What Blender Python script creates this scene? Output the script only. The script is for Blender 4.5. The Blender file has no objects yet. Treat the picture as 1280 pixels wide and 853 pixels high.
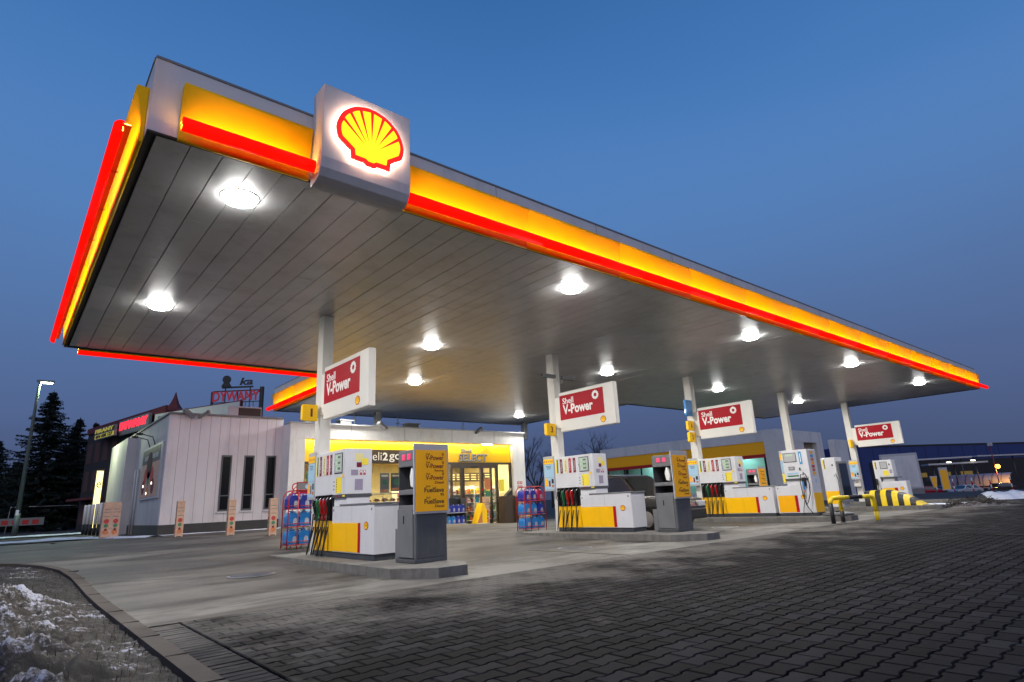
import bpy, math, random
import numpy as np
from mathutils import Vector, Matrix, noise
R = math.radians
S = bpy.context.scene
COL = S.collection

# ------------------------------------------------------------------ camera
cam = bpy.data.objects.new("camera", bpy.data.cameras.new("camera"))
COL.objects.link(cam)
CF = Vector((0.62993718, 0.73142721, 0.26113861)); CR = Vector((0.76502753, -0.64232754, -0.04634876)); CU = Vector((-0.13383578, -0.22897504, 0.96418796))
CPOS = Vector((0, 0, 1.0))
m = Matrix((CR, CU, -CF)).transposed().to_4x4(); m.translation = CPOS
cam.matrix_world = m
cam.data.sensor_width = 36.0
cam.data.lens = 36.0 * 736.05 / 1280
cam.data.clip_start = 0.05
cam.data.clip_end = 2000
S.camera = cam

def ray(px, py): return CF * 736.05 + CR * (px - 640) - CU * (py - 426.5)
def at_z(px, py, z):
    v = ray(px, py); return CPOS + v * ((z - 1.0) / v.z)
def at_d(px, py, d): return CPOS + ray(px, py) / 736.05 * d
def at_y(px, py, Y):
    v = ray(px, py); return CPOS + v * (Y / v.y)
def at_x(px, py, X):
    v = ray(px, py); return CPOS + v * (X / v.x)

# ------------------------------------------------------------------ dusk sky
W = bpy.data.worlds.new("World"); S.world = W; W.use_nodes = True
nt = W.node_tree; bg = nt.nodes["Background"]
tc = nt.nodes.new("ShaderNodeTexCoord"); sp = nt.nodes.new("ShaderNodeSeparateXYZ")
cr = nt.nodes.new("ShaderNodeValToRGB"); cr.color_ramp.interpolation = 'B_SPLINE'
def s2l(r, g, b): return tuple(((c / 255) / 12.92 if c / 255 < .04045 else ((c / 255 + .055) / 1.055) ** 2.4) for c in (r, g, b))
stops = [(0.0, (66, 78, 108)), (0.06, (78, 92, 128)), (0.15, (88, 106, 150)), (0.30, (92, 127, 180)), (0.46, (92, 141, 204)), (0.60, (74, 128, 196)), (0.74, (60, 114, 180)), (0.87, (36, 76, 134))]
el = cr.color_ramp.elements
while len(el) < len(stops): el.new(0.5)
for e, (p, c) in zip(el, stops): e.position = p; e.color = (*s2l(*c), 1)
nz = nt.nodes.new("ShaderNodeTexNoise"); nz.inputs['Scale'].default_value = 1.6; nz.inputs['Detail'].default_value = 3
mp = nt.nodes.new("ShaderNodeMapping"); mp.inputs['Scale'].default_value = (1, 1, 3)
ma = nt.nodes.new("ShaderNodeMath"); ma.operation = 'MULTIPLY_ADD'; ma.inputs[1].default_value = 0.09
nt.links.new(tc.outputs['Generated'], sp.inputs[0]); nt.links.new(tc.outputs['Generated'], mp.inputs[0]); nt.links.new(mp.outputs[0], nz.inputs['Vector'])
sb = nt.nodes.new("ShaderNodeMath"); sb.operation = 'SUBTRACT'; sb.inputs[1].default_value = 0.045
nt.links.new(nz.outputs['Fac'], ma.inputs[0]); nt.links.new(sp.outputs['Z'], sb.inputs[0]); nt.links.new(sb.outputs[0], ma.inputs[2])
nt.links.new(ma.outputs[0], cr.inputs[0])
# added bright sky zone behind the camera, out of view, lighting surfaces facing it
dp = nt.nodes.new("ShaderNodeVectorMath"); dp.operation = 'DOT_PRODUCT'; dp.inputs[1].default_value = Vector((-.60, -.77, .22)).normalized()
gm = nt.nodes.new("ShaderNodeMapRange"); gm.inputs[1].default_value = .35; gm.inputs[2].default_value = 1.0; gm.interpolation_type = 'SMOOTHSTEP'
vs_ = nt.nodes.new("ShaderNodeVectorMath"); vs_.operation = 'SCALE'; vs_.inputs[0].default_value = (.88, .77, .78)
va = nt.nodes.new("ShaderNodeVectorMath"); va.operation = 'ADD'
nt.links.new(tc.outputs['Generated'], dp.inputs[0]); nt.links.new(dp.outputs['Value'], gm.inputs[0]); nt.links.new(gm.outputs[0], vs_.inputs['Scale'])
nt.links.new(cr.outputs[0], va.inputs[0]); nt.links.new(vs_.outputs[0], va.inputs[1]); nt.links.new(va.outputs[0], bg.inputs[0])
bg.inputs[1].default_value = 0.69

S.view_settings.view_transform = 'Standard'; S.view_settings.look = 'None'
S.view_settings.exposure = 0.32; S.view_settings.gamma = 1.0
S.render.engine = 'CYCLES'
S.cycles.use_denoising = True
try: S.cycles.denoiser = 'OPENIMAGEDENOISE'
except Exception: pass
S.cycles.max_bounces = 6; S.cycles.diffuse_bounces = 3; S.cycles.glossy_bounces = 3; S.cycles.transparent_max_bounces = 8
S.cycles.caustics_reflective = False; S.cycles.caustics_refractive = False
S.cycles.sample_clamp_indirect = 6.0

# ------------------------------------------------------------------ materials
MATS = {}
def mat(name, col, rough=.5, metal=0., emit=None, es=0., var=0., vs=4., bump=0., bs=60., spec=.5, coat=0., dirt=None, ds=1.5, dirt_amt=.5):
    if name in MATS: return MATS[name]
    m = bpy.data.materials.new(name); m.use_nodes = True; t = m.node_tree; b = t.nodes['Principled BSDF']
    b.inputs['Base Color'].default_value = (*col, 1); b.inputs['Roughness'].default_value = rough; b.inputs['Metallic'].default_value = metal
    b.inputs['Specular IOR Level'].default_value = spec; b.inputs['Coat Weight'].default_value = coat
    if emit: b.inputs['Emission Color'].default_value = (*emit, 1); b.inputs['Emission Strength'].default_value = es
    co = t.nodes.new('ShaderNodeTexCoord')
    src = None
    if var or dirt:
        n = t.nodes.new('ShaderNodeTexNoise'); n.inputs['Scale'].default_value = vs; n.inputs['Detail'].default_value = 6; n.inputs['Roughness'].default_value = .6
        t.links.new(co.outputs['Object'], n.inputs['Vector'])
        mr = t.nodes.new('ShaderNodeMapRange'); mr.inputs[1].default_value = .3; mr.inputs[2].default_value = .7; mr.inputs[3].default_value = 1 - var; mr.inputs[4].default_value = 1 + var * .5
        t.links.new(n.outputs['Fac'], mr.inputs[0])
        mx = t.nodes.new('ShaderNodeVectorMath'); mx.operation = 'SCALE'; mx.inputs[0].default_value = col
        t.links.new(mr.outputs[0], mx.inputs['Scale']); src = mx.outputs[0]
        r2 = t.nodes.new('ShaderNodeMapRange'); r2.inputs[3].default_value = max(0, rough - .08); r2.inputs[4].default_value = min(1, rough + .12)
        t.links.new(n.outputs['Fac'], r2.inputs[0]); t.links.new(r2.outputs[0], b.inputs['Roughness'])
        if dirt:
            n2 = t.nodes.new('ShaderNodeTexNoise'); n2.inputs['Scale'].default_value = ds; n2.inputs['Detail'].default_value = 8; n2.inputs['Roughness'].default_value = .7
            mp2 = t.nodes.new('ShaderNodeMapping'); mp2.inputs['Scale'].default_value = (2.2, 2.2, .6)
            t.links.new(co.outputs['Object'], mp2.inputs[0]); t.links.new(mp2.outputs[0], n2.inputs['Vector'])
            r3 = t.nodes.new('ShaderNodeMapRange'); r3.inputs[1].default_value = .48; r3.inputs[2].default_value = .72; r3.inputs[4].default_value = dirt_amt
            t.links.new(n2.outputs['Fac'], r3.inputs[0])
            mi = t.nodes.new('ShaderNodeMix'); mi.data_type = 'RGBA'; mi.inputs['B'].default_value = (*dirt, 1)
            t.links.new(src, mi.inputs['A']); t.links.new(r3.outputs[0], mi.inputs['Factor']); src = mi.outputs['Result']
        t.links.new(src, b.inputs['Base Color'])
    if bump:
        nb = t.nodes.new('ShaderNodeTexNoise'); nb.inputs['Scale'].default_value = bs; nb.inputs['Detail'].default_value = 4
        t.links.new(co.outputs['Object'], nb.inputs['Vector'])
        bp = t.nodes.new('ShaderNodeBump'); bp.inputs['Strength'].default_value = bump; bp.inputs['Distance'].default_value = .01
        t.links.new(nb.outputs['Fac'], bp.inputs['Height']); t.links.new(bp.outputs[0], b.inputs['Normal'])
    MATS[name] = m
    return m

mat('white_paint', (.76, .76, .75), .38, var=.05, vs=3, dirt=(.30, .29, .27), ds=2.0, dirt_amt=.28)
mat('pump_white', (.66, .67, .71), .32, var=.03, vs=3, dirt=(.35, .34, .32), ds=3, dirt_amt=.18, coat=.2)
mat('fascia_white', (.60, .60, .62), .42, var=.06, vs=1.2, dirt=(.27, .27, .27), ds=.8, dirt_amt=.35)
mat('column_paint', (.66, .65, .62), .42, var=.05, vs=2, dirt=(.36, .34, .31), ds=1.5, dirt_amt=.4)
mat('ceiling_metal', (.54, .54, .545), .33, .25, var=.12, vs=.9, dirt=(.22, .21, .19), ds=.9, dirt_amt=.45, spec=.6)
mat('ceiling_gap', (.04, .04, .04), .8)
mat('yellow_fascia', (.95, .53, .0), .55, var=.04, vs=2, spec=.15)
mat('sign_yellow', (1, .60, .0), .42, var=.03, vs=2)
mat('pump_yellow', (1, .54, .0), .36, var=.03, vs=3, dirt=(.4, .28, .05), ds=2.5, dirt_amt=.18)
mat('board_yellow', (.98, .46, .0), .4, var=.04, vs=3)
mat('red_paint', (.42, .008, .008), .35, var=.05)
mat('rack_red', (.42, .015, .02), .35, var=.12)
mat('sign_red', (.40, .004, .016), .5, var=.04, spec=.2)
mat('red_tube', (.5, .002, .001), .6, emit=(1, .004, .001), es=.95, spec=.05)
mat('strip_warm', (1, .6, .1), .5, emit=(1, .50, .06), es=34.0)
mat('strip_low', (1, .6, .1), .5, emit=(1, .46, .03), es=16)
mat('halo_white', (1, 1, 1), .5, emit=(1, .84, .58), es=20.0)
mat('shell_red', (.9, .01, .005), .4, emit=(1, .012, .004), es=.75)
mat('shell_yellow', (1, .85, .01), .4, emit=(1, .80, .004), es=.95)
mat('downlight_lens', (1, 1, 1), .3, emit=(1, .99, .95), es=75.0)
mat('black', (.012, .012, .013), .5, var=.2)
mat('rubber', (.008, .008, .009), .5, var=.2, spec=.3)
mat('dark_grey', (.075, .08, .088), .42, var=.08, dirt=(.16, .15, .14), ds=3, dirt_amt=.25)
mat('mid_grey', (.17, .175, .185), .4, var=.08, dirt=(.09, .09, .09), ds=3, dirt_amt=.3)
mat('light_grey', (.42, .43, .45), .4, var=.06)
mat('plinth_dark', (.045, .052, .065), .45, var=.1, dirt=(.15, .14, .12), ds=4, dirt_amt=.3)
mat('steel', (.55, .55, .55), .28, 1.0, var=.1)
mat('chrome', (.8, .8, .8), .15, 1.0)
mat('lcd', (.3, .4, .3), .3, emit=(.42, .55, .40), es=.35)
mat('paper_white', (.8, .8, .78), .6)
mat('paper_yellow', (.85, .68, .05), .6)
mat('maroon', (.16, .01, .02), .4)
mat('cream', (.75, .68, .30), .5)
mat('green', (.012, .16, .055), .4)
mat('blue_panel', (.06, .30, .55), .4)
mat('pale_blue', (.35, .55, .72), .4)
mat('pink', (.75, .08, .18), .4, emit=(1, .05, .18), es=.25)
mat('purple_grey', (.30, .26, .36), .5)
mat('text_dark', (.012, .012, .016), .5)
mat('text_maroon', (.16, .008, .01), .5)
mat('text_white', (.85, .85, .84), .45)
mat('jug_blue', (.02, .20, .55), .28, var=.05, coat=.3)
mat('jug_navy', (.02, .04, .32), .28, var=.05, coat=.3)
mat('jug_red', (.45, .01, .08), .28, var=.05, coat=.3)
mat('jug_yellow', (.85, .66, .01), .3, coat=.3)
mat('cap', (.6, .6, .62), .4)
mat('concrete_kerb', (.165, .16, .15), .85, var=.25, vs=7, bump=.5, bs=50, dirt=(.08, .075, .065), ds=3, dirt_amt=.7)
mat('brown_frame', (.055, .04, .03), .4, var=.1)
mat('deli_brown', (.05, .035, .022), .5)
mat('room_wall', (.72, .62, .34), .7, var=.04)
mat('room_yellow', (.90, .66, .04), .6)
mat('room_floor', (.45, .42, .36), .3)
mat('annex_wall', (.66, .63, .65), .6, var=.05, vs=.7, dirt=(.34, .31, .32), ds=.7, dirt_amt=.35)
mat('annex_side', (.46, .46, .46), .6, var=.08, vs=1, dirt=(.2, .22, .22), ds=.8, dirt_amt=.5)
mat('plinth_wall', (.055, .055, .055), .8, var=.2)
mat('wash_wall', (.62, .62, .62), .6, var=.05, dirt=(.2, .24, .27), ds=.5, dirt_amt=.4)
mat('wash_shade', (.60, .58, .57), .6, var=.05)
mat('wash_yellow', (1, .46, .0), .5)
mat('wash_red', (.42, .012, .012), .5)
mat('navy_wall', (.012, .03, .14), .6, var=.1)
mat('dark_wall', (.015, .013, .014), .8)
mat('brick_dark', (.07, .028, .025), .8, var=.3, vs=3)
mat('roof_red', (.10, .012, .016), .7, var=.2)
mat('neon_red', (1, .02, .02), .4, emit=(1, .012, .025), es=2.6)
mat('dim_red', (.30, .02, .03), .5, emit=(.6, .01, .03), es=.16)
mat('lit_yellow', (1, .9, .4), .5, emit=(1, .82, .32), es=1.3)
mat('lamp_white', (1, 1, 1), .4, emit=(.85, 1, .62), es=30.0)
mat('lamp_orange', (1, .5, .1), .4, emit=(1, .40, .04), es=7.0)
mat('lamp_soft', (1, 1, .9), .4, emit=(1, .92, .70), es=3.0)
mat('lamp_warm', (1, .9, .6), .4, emit=(1, .85, .52), es=6.0)
mat('snow', (.62, .68, .78), .7, var=.12, vs=5, bump=.4, bs=30)
mat('bark', (.035, .028, .022), .9, var=.3)
mat('needles', (.012, .022, .016), .8, var=.4, vs=1.5)
mat('twig', (.025, .022, .02), .9)
mat('pole_green', (.11, .14, .13), .5, .3, var=.1)
mat('hazard_yellow', (.85, .62, .01), .42, var=.08, dirt=(.3, .22, .05), ds=5, dirt_amt=.35)
mat('hazard_black', (.012, .012, .014), .45, var=.2)
mat('skin_paper', (.55, .36, .26), .6, var=.25, vs=9)
mat('poster_red', (.5, .05, .05), .6, var=.3, vs=12)
mat('poster_orange', (.6, .20, .08), .6, var=.3, vs=12)
mat('poster_green', (.06, .22, .12), .6, var=.3, vs=12)
mat('car_dark', (.05, .045, .042), .22, .5, coat=.8)
mat('car_silver', (.55, .57, .60), .25, .5, coat=.8)
mat('car_red', (.35, .01, .02), .25, .3, coat=.8)
mat('car_glass', (.008, .01, .012), .06, coat=1)
mat('slit_glass', (.006, .007, .010), .25, spec=.12)
mat('shelter_plastic', (.24, .24, .33), .3, var=.2, vs=1)

def glass_mat(name, tint, refl=.10):
    m = bpy.data.materials.new(name); m.use_nodes = True; t = m.node_tree
    for n in list(t.nodes): t.nodes.remove(n)
    o = t.nodes.new('ShaderNodeOutputMaterial'); tr = t.nodes.new('ShaderNodeBsdfTransparent'); g = t.nodes.new('ShaderNodeBsdfGlossy')
    tr.inputs[0].default_value = (*tint, 1); g.inputs['Roughness'].default_value = .03
    fr = t.nodes.new('ShaderNodeFresnel'); fr.inputs[0].default_value = 1.5; mx = t.nodes.new('ShaderNodeMixShader')
    t.links.new(fr.outputs[0], mx.inputs[0]); t.links.new(tr.outputs[0], mx.inputs[1]); t.links.new(g.outputs[0], mx.inputs[2]); t.links.new(mx.outputs[0], o.inputs[0])
    MATS[name] = m
glass_mat('glass', (.94, .95, .94)); glass_mat('glass_dark', (.25, .30, .34)); glass_mat('glass_green', (.60, .80, .78))

# ------------------------------------------------------------------ mesh building
class MB:
    def __init__(s): s.v = []; s.f = []; s.m = []; s.sm = []
    def add(s, vs, fs, mt, smooth=False):
        o = len(s.v); s.v += [tuple(v) for v in vs]
        for f in fs: s.f.append(tuple(i + o for i in f)); s.m.append(mt); s.sm.append(smooth)
        return s
    def box(s, a, b, mt):
        x0, x1 = sorted((a[0], b[0])); y0, y1 = sorted((a[1], b[1])); z0, z1 = sorted((a[2], b[2]))
        return s.add([(x0, y0, z0), (x1, y0, z0), (x1, y1, z0), (x0, y1, z0), (x0, y0, z1), (x1, y0, z1), (x1, y1, z1), (x0, y1, z1)],
                     [(0, 3, 2, 1), (4, 5, 6, 7), (0, 1, 5, 4), (1, 2, 6, 5), (2, 3, 7, 6), (3, 0, 4, 7)], mt)
    def prism(s, pts, O, A, B, N, mt, smooth=False):
        """closed 2D outline pts in the A,B plane at O, extruded along the vector N"""
        O, A, B, N = map(Vector, (O, A, B, N)); n = len(pts)
        p0 = [O + A * x + B * y for x, y in pts]; p1 = [p + N for p in p0]
        fl = A.cross(B).dot(N) > 0
        f0 = tuple(range(n)); f1 = tuple(range(n, 2 * n))
        fs = [f0[::-1], f1] if fl else [f0, f1[::-1]]
        for i in range(n):
            j = (i + 1) % n; q = (i, j, n + j, n + i); fs.append(q if fl else q[::-1])
        o = len(s.v); s.v += [tuple(p) for p in p0 + p1]
        for k, f in enumerate(fs): s.f.append(tuple(i + o for i in f)); s.m.append(mt); s.sm.append(smooth and k > 1)
        return s
    def tube(s, path, r, mt, seg=8, caps=True, smooth=True, radii=None):
        path = [Vector(p) for p in path]; n = len(path); vs = []; fs = []
        up = Vector((0, 0, 1))
        for i, p in enumerate(path):
            d = (path[min(i + 1, n - 1)] - path[max(i - 1, 0)]); d.normalize()
            if i == 0:
                up = Vector((0, 0, 1)) if abs(d.z) < .9 else Vector((1, 0, 0))
            a = (up - d * up.dot(d))
            if a.length < 1e-4: a = Vector((1, 0, 0)) - d * d.x
            a.normalize(); up = a; b = d.cross(a); rr = radii[i] if radii else r
            for k in range(seg):
                t = 2 * math.pi * k / seg; vs.append(p + a * (rr * math.cos(t)) + b * (rr * math.sin(t)))
        for i in range(n - 1):
            for k in range(seg):
                l = (k + 1) % seg; fs.append((i * seg + k, i * seg + l, (i + 1) * seg + l, (i + 1) * seg + k))
        s.add(vs, fs, mt, smooth)
        if caps:
            o = len(s.v) - len(vs)
            s.f.append(tuple(o + k for k in range(seg))[::-1]); s.m.append(mt); s.sm.append(False)
            s.f.append(tuple(o + (n - 1) * seg + k for k in range(seg))); s.m.append(mt); s.sm.append(False)
        return s
    def lathe(s, prof, c, mt, seg=16, smooth=True):
        vs = []; fs = []; n = len(prof)
        for (r, z) in prof:
            for k in range(seg):
                t = 2 * math.pi * k / seg; vs.append((c[0] + r * math.cos(t), c[1] + r * math.sin(t), c[2] + z))
        for i in range(n - 1):
            for k in range(seg):
                l = (k + 1) % seg; fs.append((i * seg + k, i * seg + l, (i + 1) * seg + l, (i + 1) * seg + k))
        fs.append(tuple(range(seg))[::-1]); fs.append(tuple((n - 1) * seg + k for k in range(seg)))
        return s.add(vs, fs, mt, smooth)
    def mesh(s, name):
        me = bpy.data.meshes.new(name); me.from_pydata(s.v, [], s.f)
        names = list(dict.fromkeys(s.m))
        for k in names: me.materials.append(MATS[k])
        ix = {k: i for i, k in enumerate(names)}
        me.polygons.foreach_set('material_index', [ix[k] for k in s.m]); me.polygons.foreach_set('use_smooth', s.sm)
        me.update(); return me
    def build(s, name, parent=None, bevel=0, loc=None, **pr):
        o = bpy.data.objects.new(name, s.mesh(name)); COL.objects.link(o)
        if parent is not None: o.parent = parent
        if loc is not None: o.location = loc
        if bevel:
            b = o.modifiers.new('bevel', 'BEVEL'); b.width = bevel; b.segments = 2; b.limit_method = 'ANGLE'
            b.harden_normals = False
        return tag(o, **pr)
def tag(o, label=None, cat=None, group=None, kind=None):
    if label: o['label'] = label
    if cat: o['category'] = cat
    if group: o['group'] = group
    if kind: o['kind'] = kind
    return o
def thing(name, loc, label, cat, rz=0., group=None):
    o = bpy.data.objects.new(name, None); COL.objects.link(o); o.location = loc; o.rotation_euler = (0, 0, rz); o.empty_display_size = .1
    return tag(o, label, cat, group)
KIDS = {}
def copy_tree(o, parent=None):
    c = o.copy(); COL.objects.link(c); c.parent = parent
    for ch in [x for x in S.objects if x.parent == o]: copy_tree(ch, c)
    return c
def dup(o, loc, rz=0., label=None, group=None):
    c = copy_tree(o); c.location = loc; c.rotation_euler = (0, 0, rz)
    if label: c['label'] = label
    if group: c['group'] = group
    return c
def retag(o, label): o['label'] = label; return o
def text_mesh(s, size, ext, bold=0., shear=0., sx=1.0, space=1.0):
    cu = bpy.data.curves.new('t', 'FONT'); cu.body = s; cu.size = size; cu.extrude = ext; cu.offset = bold; cu.shear = shear; cu.space_character = space
    cu.align_x = 'CENTER'; cu.align_y = 'CENTER'; cu.resolution_u = 3
    o = bpy.data.objects.new('t', cu); COL.objects.link(o); dg = bpy.context.evaluated_depsgraph_get()
    me = bpy.data.meshes.new_from_object(o.evaluated_get(dg)); bpy.data.objects.remove(o); bpy.data.curves.remove(cu)
    vs = [tuple(v.co) for v in me.vertices]; fs = [tuple(p.vertices) for p in me.polygons]; bpy.data.meshes.remove(me)
    xs = [v[0] for v in vs]; ys = [v[1] for v in vs]; cx = (min(xs) + max(xs)) / 2; cy = (min(ys) + max(ys)) / 2
    return [((v[0] - cx) * sx, v[1] - cy, v[2]) for v in vs], fs, (max(xs) - min(xs)) * sx, max(ys) - min(ys)
def text(mb, s, O, A, B, w, h, mt, ext=.004, bold=0., shear=0., anchor='c', space=1.0):
    """letters fitted to width w and height h, centred (or right/left aligned) at O in the A,B plane"""
    vs, fs, tw, th = text_mesh(s, 1.0, ext, bold, shear, 1.0, space)
    O, A, B = map(Vector, (O, A, B)); N = A.cross(B); kx = w / tw; ky = h / th
    dx = {'c': 0, 'r': -w / 2, 'l': w / 2}[anchor]
    mb.add([O + A * (v[0] * kx + dx) + B * (v[1] * ky) + N * v[2] for v in vs], fs, mt)
XF = ((0, -1, 0), (0, 0, 1))     # a face looking to -X
YF = ((1, 0, 0), (0, 0, 1))      # a face looking to -Y
def disc(mb, O, A, B, r, mt, ext=.006, seg=20):
    N = Vector(A).cross(Vector(B)); mb.prism([(r * math.cos(2 * math.pi * k / seg), r * math.sin(2 * math.pi * k / seg)) for k in range(seg)], O, A, B, N * ext, mt)
def rect(mb, O, A, B, w, h, mt, ext=.004):
    N = Vector(A).cross(Vector(B)); mb.prism([(-w / 2, -h / 2), (w / 2, -h / 2), (w / 2, h / 2), (-w / 2, h / 2)], O, A, B, N * ext, mt)
def shell_outline(k=1.0):
    """scallop badge outline, unit width, centred"""
    pts = []
    for i in range(33):
        a = math.pi * (1.05 - 1.10 * i / 32); sc = 1 + .012 * abs(math.sin(i / 32 * math.pi * 7))
        pts.append((.5 * math.cos(a) * sc, -.03 + .47 * math.sin(a) * sc))
    pts += [(.472, -.175), (.30, -.30), (.285, -.42), (.10, -.425), (.06, -.455), (-.06, -.455), (-.10, -.425), (-.285, -.42), (-.30, -.30), (-.472, -.175)]
    return pts
def shrink(pts, d):
    n = len(pts); out = []
    for i in range(n):
        p0 = Vector(pts[i - 1]); p1 = Vector(pts[i]); p2 = Vector(pts[(i + 1) % n])
        a = (p1 - p0).normalized(); b = (p2 - p1).normalized(); na = Vector((a.y, -a.x)); nb = Vector((b.y, -b.x)); q = na + nb
        q = q / max(.45, q.dot(na)) if q.length > 1e-6 else na
        out.append(tuple(p1 + q * d))
    return out
def shell_badge(mb, O, A, B, w, red, yel, t=.01, halo=None):
    O, A, B = map(Vector, (O, A, B)); N = A.cross(B); out = shell_outline()
    sc = [(x * w, y * w) for x, y in out]
    mb.prism(sc, O, A, B, N * t, red)
    inner = [(x * w, y * w) for x, y in shrink(out, .066)]
    mb.prism(inner, O + N * t, A, B, N * t * .35, yel)
    for i in range(1, 8):
        a = math.pi * (1.0 - i / 8.0) ; 
        c, s_ = math.cos(a), math.sin(a); p = Vector((c * .465, -.03 + s_ * .435)); q = Vector((c * .12, -.20 + s_ * .12)); d = (p - q).normalized(); e = Vector((-d.y, d.x))
        tri = [p + e * .024, p - e * .024, q]
        if tri[0].x * 0 == 0: mb.prism([(v.x * w, v.y * w) for v in (tri[1], tri[0], tri[2])], O + N * t * 1.3, A, B, N * t * .25, red)
    return mb
rnd = random.Random(7)
def sstep(a, b, x):
    t = min(1, max(0, (x - a) / (b - a))); return t * t * (3 - 2 * t)
def gh(x, y): return .45 * sstep(9, 20, y) * (1 - sstep(8, 19.5, x)) - 1.25 * sstep(38, 82, x)
def area_light(name, loc, power, size, col=(1, 1, 1), rot=(0, 0, 0), shape='DISK', sy=None, spread=180, parent=None):
    l = bpy.data.lights.new(name, 'AREA'); l.shape = shape; l.size = size; l.energy = power; l.color = col; l.spread = R(spread)
    if sy: l.size_y = sy
    o = bpy.data.objects.new(name, l); COL.objects.link(o); o.location = loc; o.rotation_euler = rot
    if parent: o.parent = parent
    return o
# ------------------------------------------------------------------ ground materials
def ground_mat(name, base, dust, dust_amt, rough, scale, stain=None, edge=None, attr=False):
    m = bpy.data.materials.new(name); m.use_nodes = True; t = m.node_tree; b = t.nodes['Principled BSDF']; L = t.links.new
    co = t.nodes.new('ShaderNodeTexCoord'); P = co.outputs['Object']
    def nz(sc, det=8, ro=.6, vec=P, dist=0.):
        n = t.nodes.new('ShaderNodeTexNoise'); n.inputs['Scale'].default_value = sc; n.inputs['Detail'].default_value = det; n.inputs['Roughness'].default_value = ro
        n.inputs['Distortion'].default_value = dist; L(vec, n.inputs['Vector']); return n.outputs['Fac']
    def mr(x, a, b_, c=0., d=1.):
        n = t.nodes.new('ShaderNodeMapRange'); n.inputs[1].default_value = a; n.inputs[2].default_value = b_; n.inputs[3].default_value = c; n.inputs[4].default_value = d; L(x, n.inputs[0]); return n.outputs[0]
    def mix(f, A, B):
        n = t.nodes.new('ShaderNodeMix'); n.data_type = 'RGBA'
        if isinstance(f, float): n.inputs['Factor'].default_value = f
        else: L(f, n.inputs['Factor'])
        for k, v in (('A', A), ('B', B)):
            if isinstance(v, tuple): n.inputs[k].default_value = (*v, 1)
            else: L(v, n.inputs[k])
        return n.outputs['Result']
    def math_(op, a, b_):
        n = t.nodes.new('ShaderNodeMath'); n.operation = op
        for i, v in enumerate((a, b_)):
            if isinstance(v, (int, float)): n.inputs[i].default_value = v
            else: L(v, n.inputs[i])
        return n.outputs[0]
    c = mix(mr(nz(scale), .3, .7), tuple(x * .72 for x in base), tuple(x * 1.2 for x in base))
    fine = nz(90, 3)
    c = mix(mr(fine, .35, .65, 0, .45), c, tuple(x * .55 for x in base))
    if attr:
        at = t.nodes.new('ShaderNodeAttribute'); at.attribute_name = 'tone'
        c = mix(mr(at.outputs['Fac'], 0, 1, 0, .85), c, tuple(min(1, x * 3.8) for x in base))
    if attr:      # streaky noise darkening the pavers in long bands along the lane
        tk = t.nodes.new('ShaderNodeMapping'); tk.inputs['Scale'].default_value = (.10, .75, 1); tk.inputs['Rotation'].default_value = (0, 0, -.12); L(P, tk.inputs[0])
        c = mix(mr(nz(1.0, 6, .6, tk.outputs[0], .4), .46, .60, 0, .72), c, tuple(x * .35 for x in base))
    st = t.nodes.new('ShaderNodeMapping'); st.inputs['Scale'].default_value = (.35, 1.0, 1); st.inputs['Rotation'].default_value = (0, 0, .25); L(P, st.inputs[0])
    big = nz(.55, 9, .62, st.outputs[0], .6)
    mask = mr(big, .42, .62, 0, dust_amt)
    if edge:      # drifted grit, thicker towards the islands
        sx = t.nodes.new('ShaderNodeSeparateXYZ'); L(P, sx.inputs[0])
        e = mr(sx.outputs['Y'], edge[0], edge[1], 0, 1)
        e = mr(math_('ADD', e, math_('MULTIPLY', math_('SUBTRACT', nz(.9, 8, .65), .5), 2.4)), .45, .95, 0, edge[2])
        mask = math_('MAXIMUM', math_('MULTIPLY', mask, .6), e)
    c = mix(mask, c, dust)
    if stain:
        sm = mr(nz(.75, 10, .68, st.outputs[0], 1.2), .47, .63, 0, .9); c = mix(sm, c, stain)
        sp = mr(nz(2.6, 6, .6, P, .5), .66, .72, 0, .6); c = mix(sp, c, tuple(x * .6 for x in stain))
    L(c, b.inputs['Base Color'])
    L(mr(big, .3, .7, rough - .12, rough + .1), b.inputs['Roughness']); b.inputs['Specular IOR Level'].default_value = .10 if attr else .22
    bp = t.nodes.new('ShaderNodeBump'); bp.inputs['Strength'].default_value = .6; bp.inputs['Distance'].default_value = .006
    L(math_('ADD', fine, math_('MULTIPLY', nz(9, 5), 1.4)), bp.inputs['Height']); L(bp.outputs[0], b.inputs['Normal'])
    MATS[name] = m
ground_mat('forecourt_concrete', (.064, .062, .058), (.190, .184, .172), .85, .62, 1.3, stain=(.034, .031, .027), edge=(10.2, 7.4, .75))
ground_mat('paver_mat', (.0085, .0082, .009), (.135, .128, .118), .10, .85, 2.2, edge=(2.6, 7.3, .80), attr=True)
ground_mat('joint_mat', (.012, .011, .011), (.10, .095, .09), .4, .9, 2.0)
ground_mat('asphalt', (.055, .053, .052), (.11, .105, .10), .5, .8, 1.0)
ground_mat('kerb_mat', (.055, .046, .040), (.11, .10, .09), .6, .8, 2.0)
ground_mat('soil', (.035, .028, .020), (.07, .055, .035), .5, .95, 3.0)

def grid(xs, ys, zf):
    vs = [(x, y, zf(x, y)) for y in ys for x in xs]; nx = len(xs)
    fs = [(j * nx + i, j * nx + i + 1, (j + 1) * nx + i + 1, (j + 1) * nx + i) for j in range(len(ys) - 1) for i in range(nx - 1)]
    return vs, fs
def lin(a, b, n): return [a + (b - a) * i / (n - 1) for i in range(n)]
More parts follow.
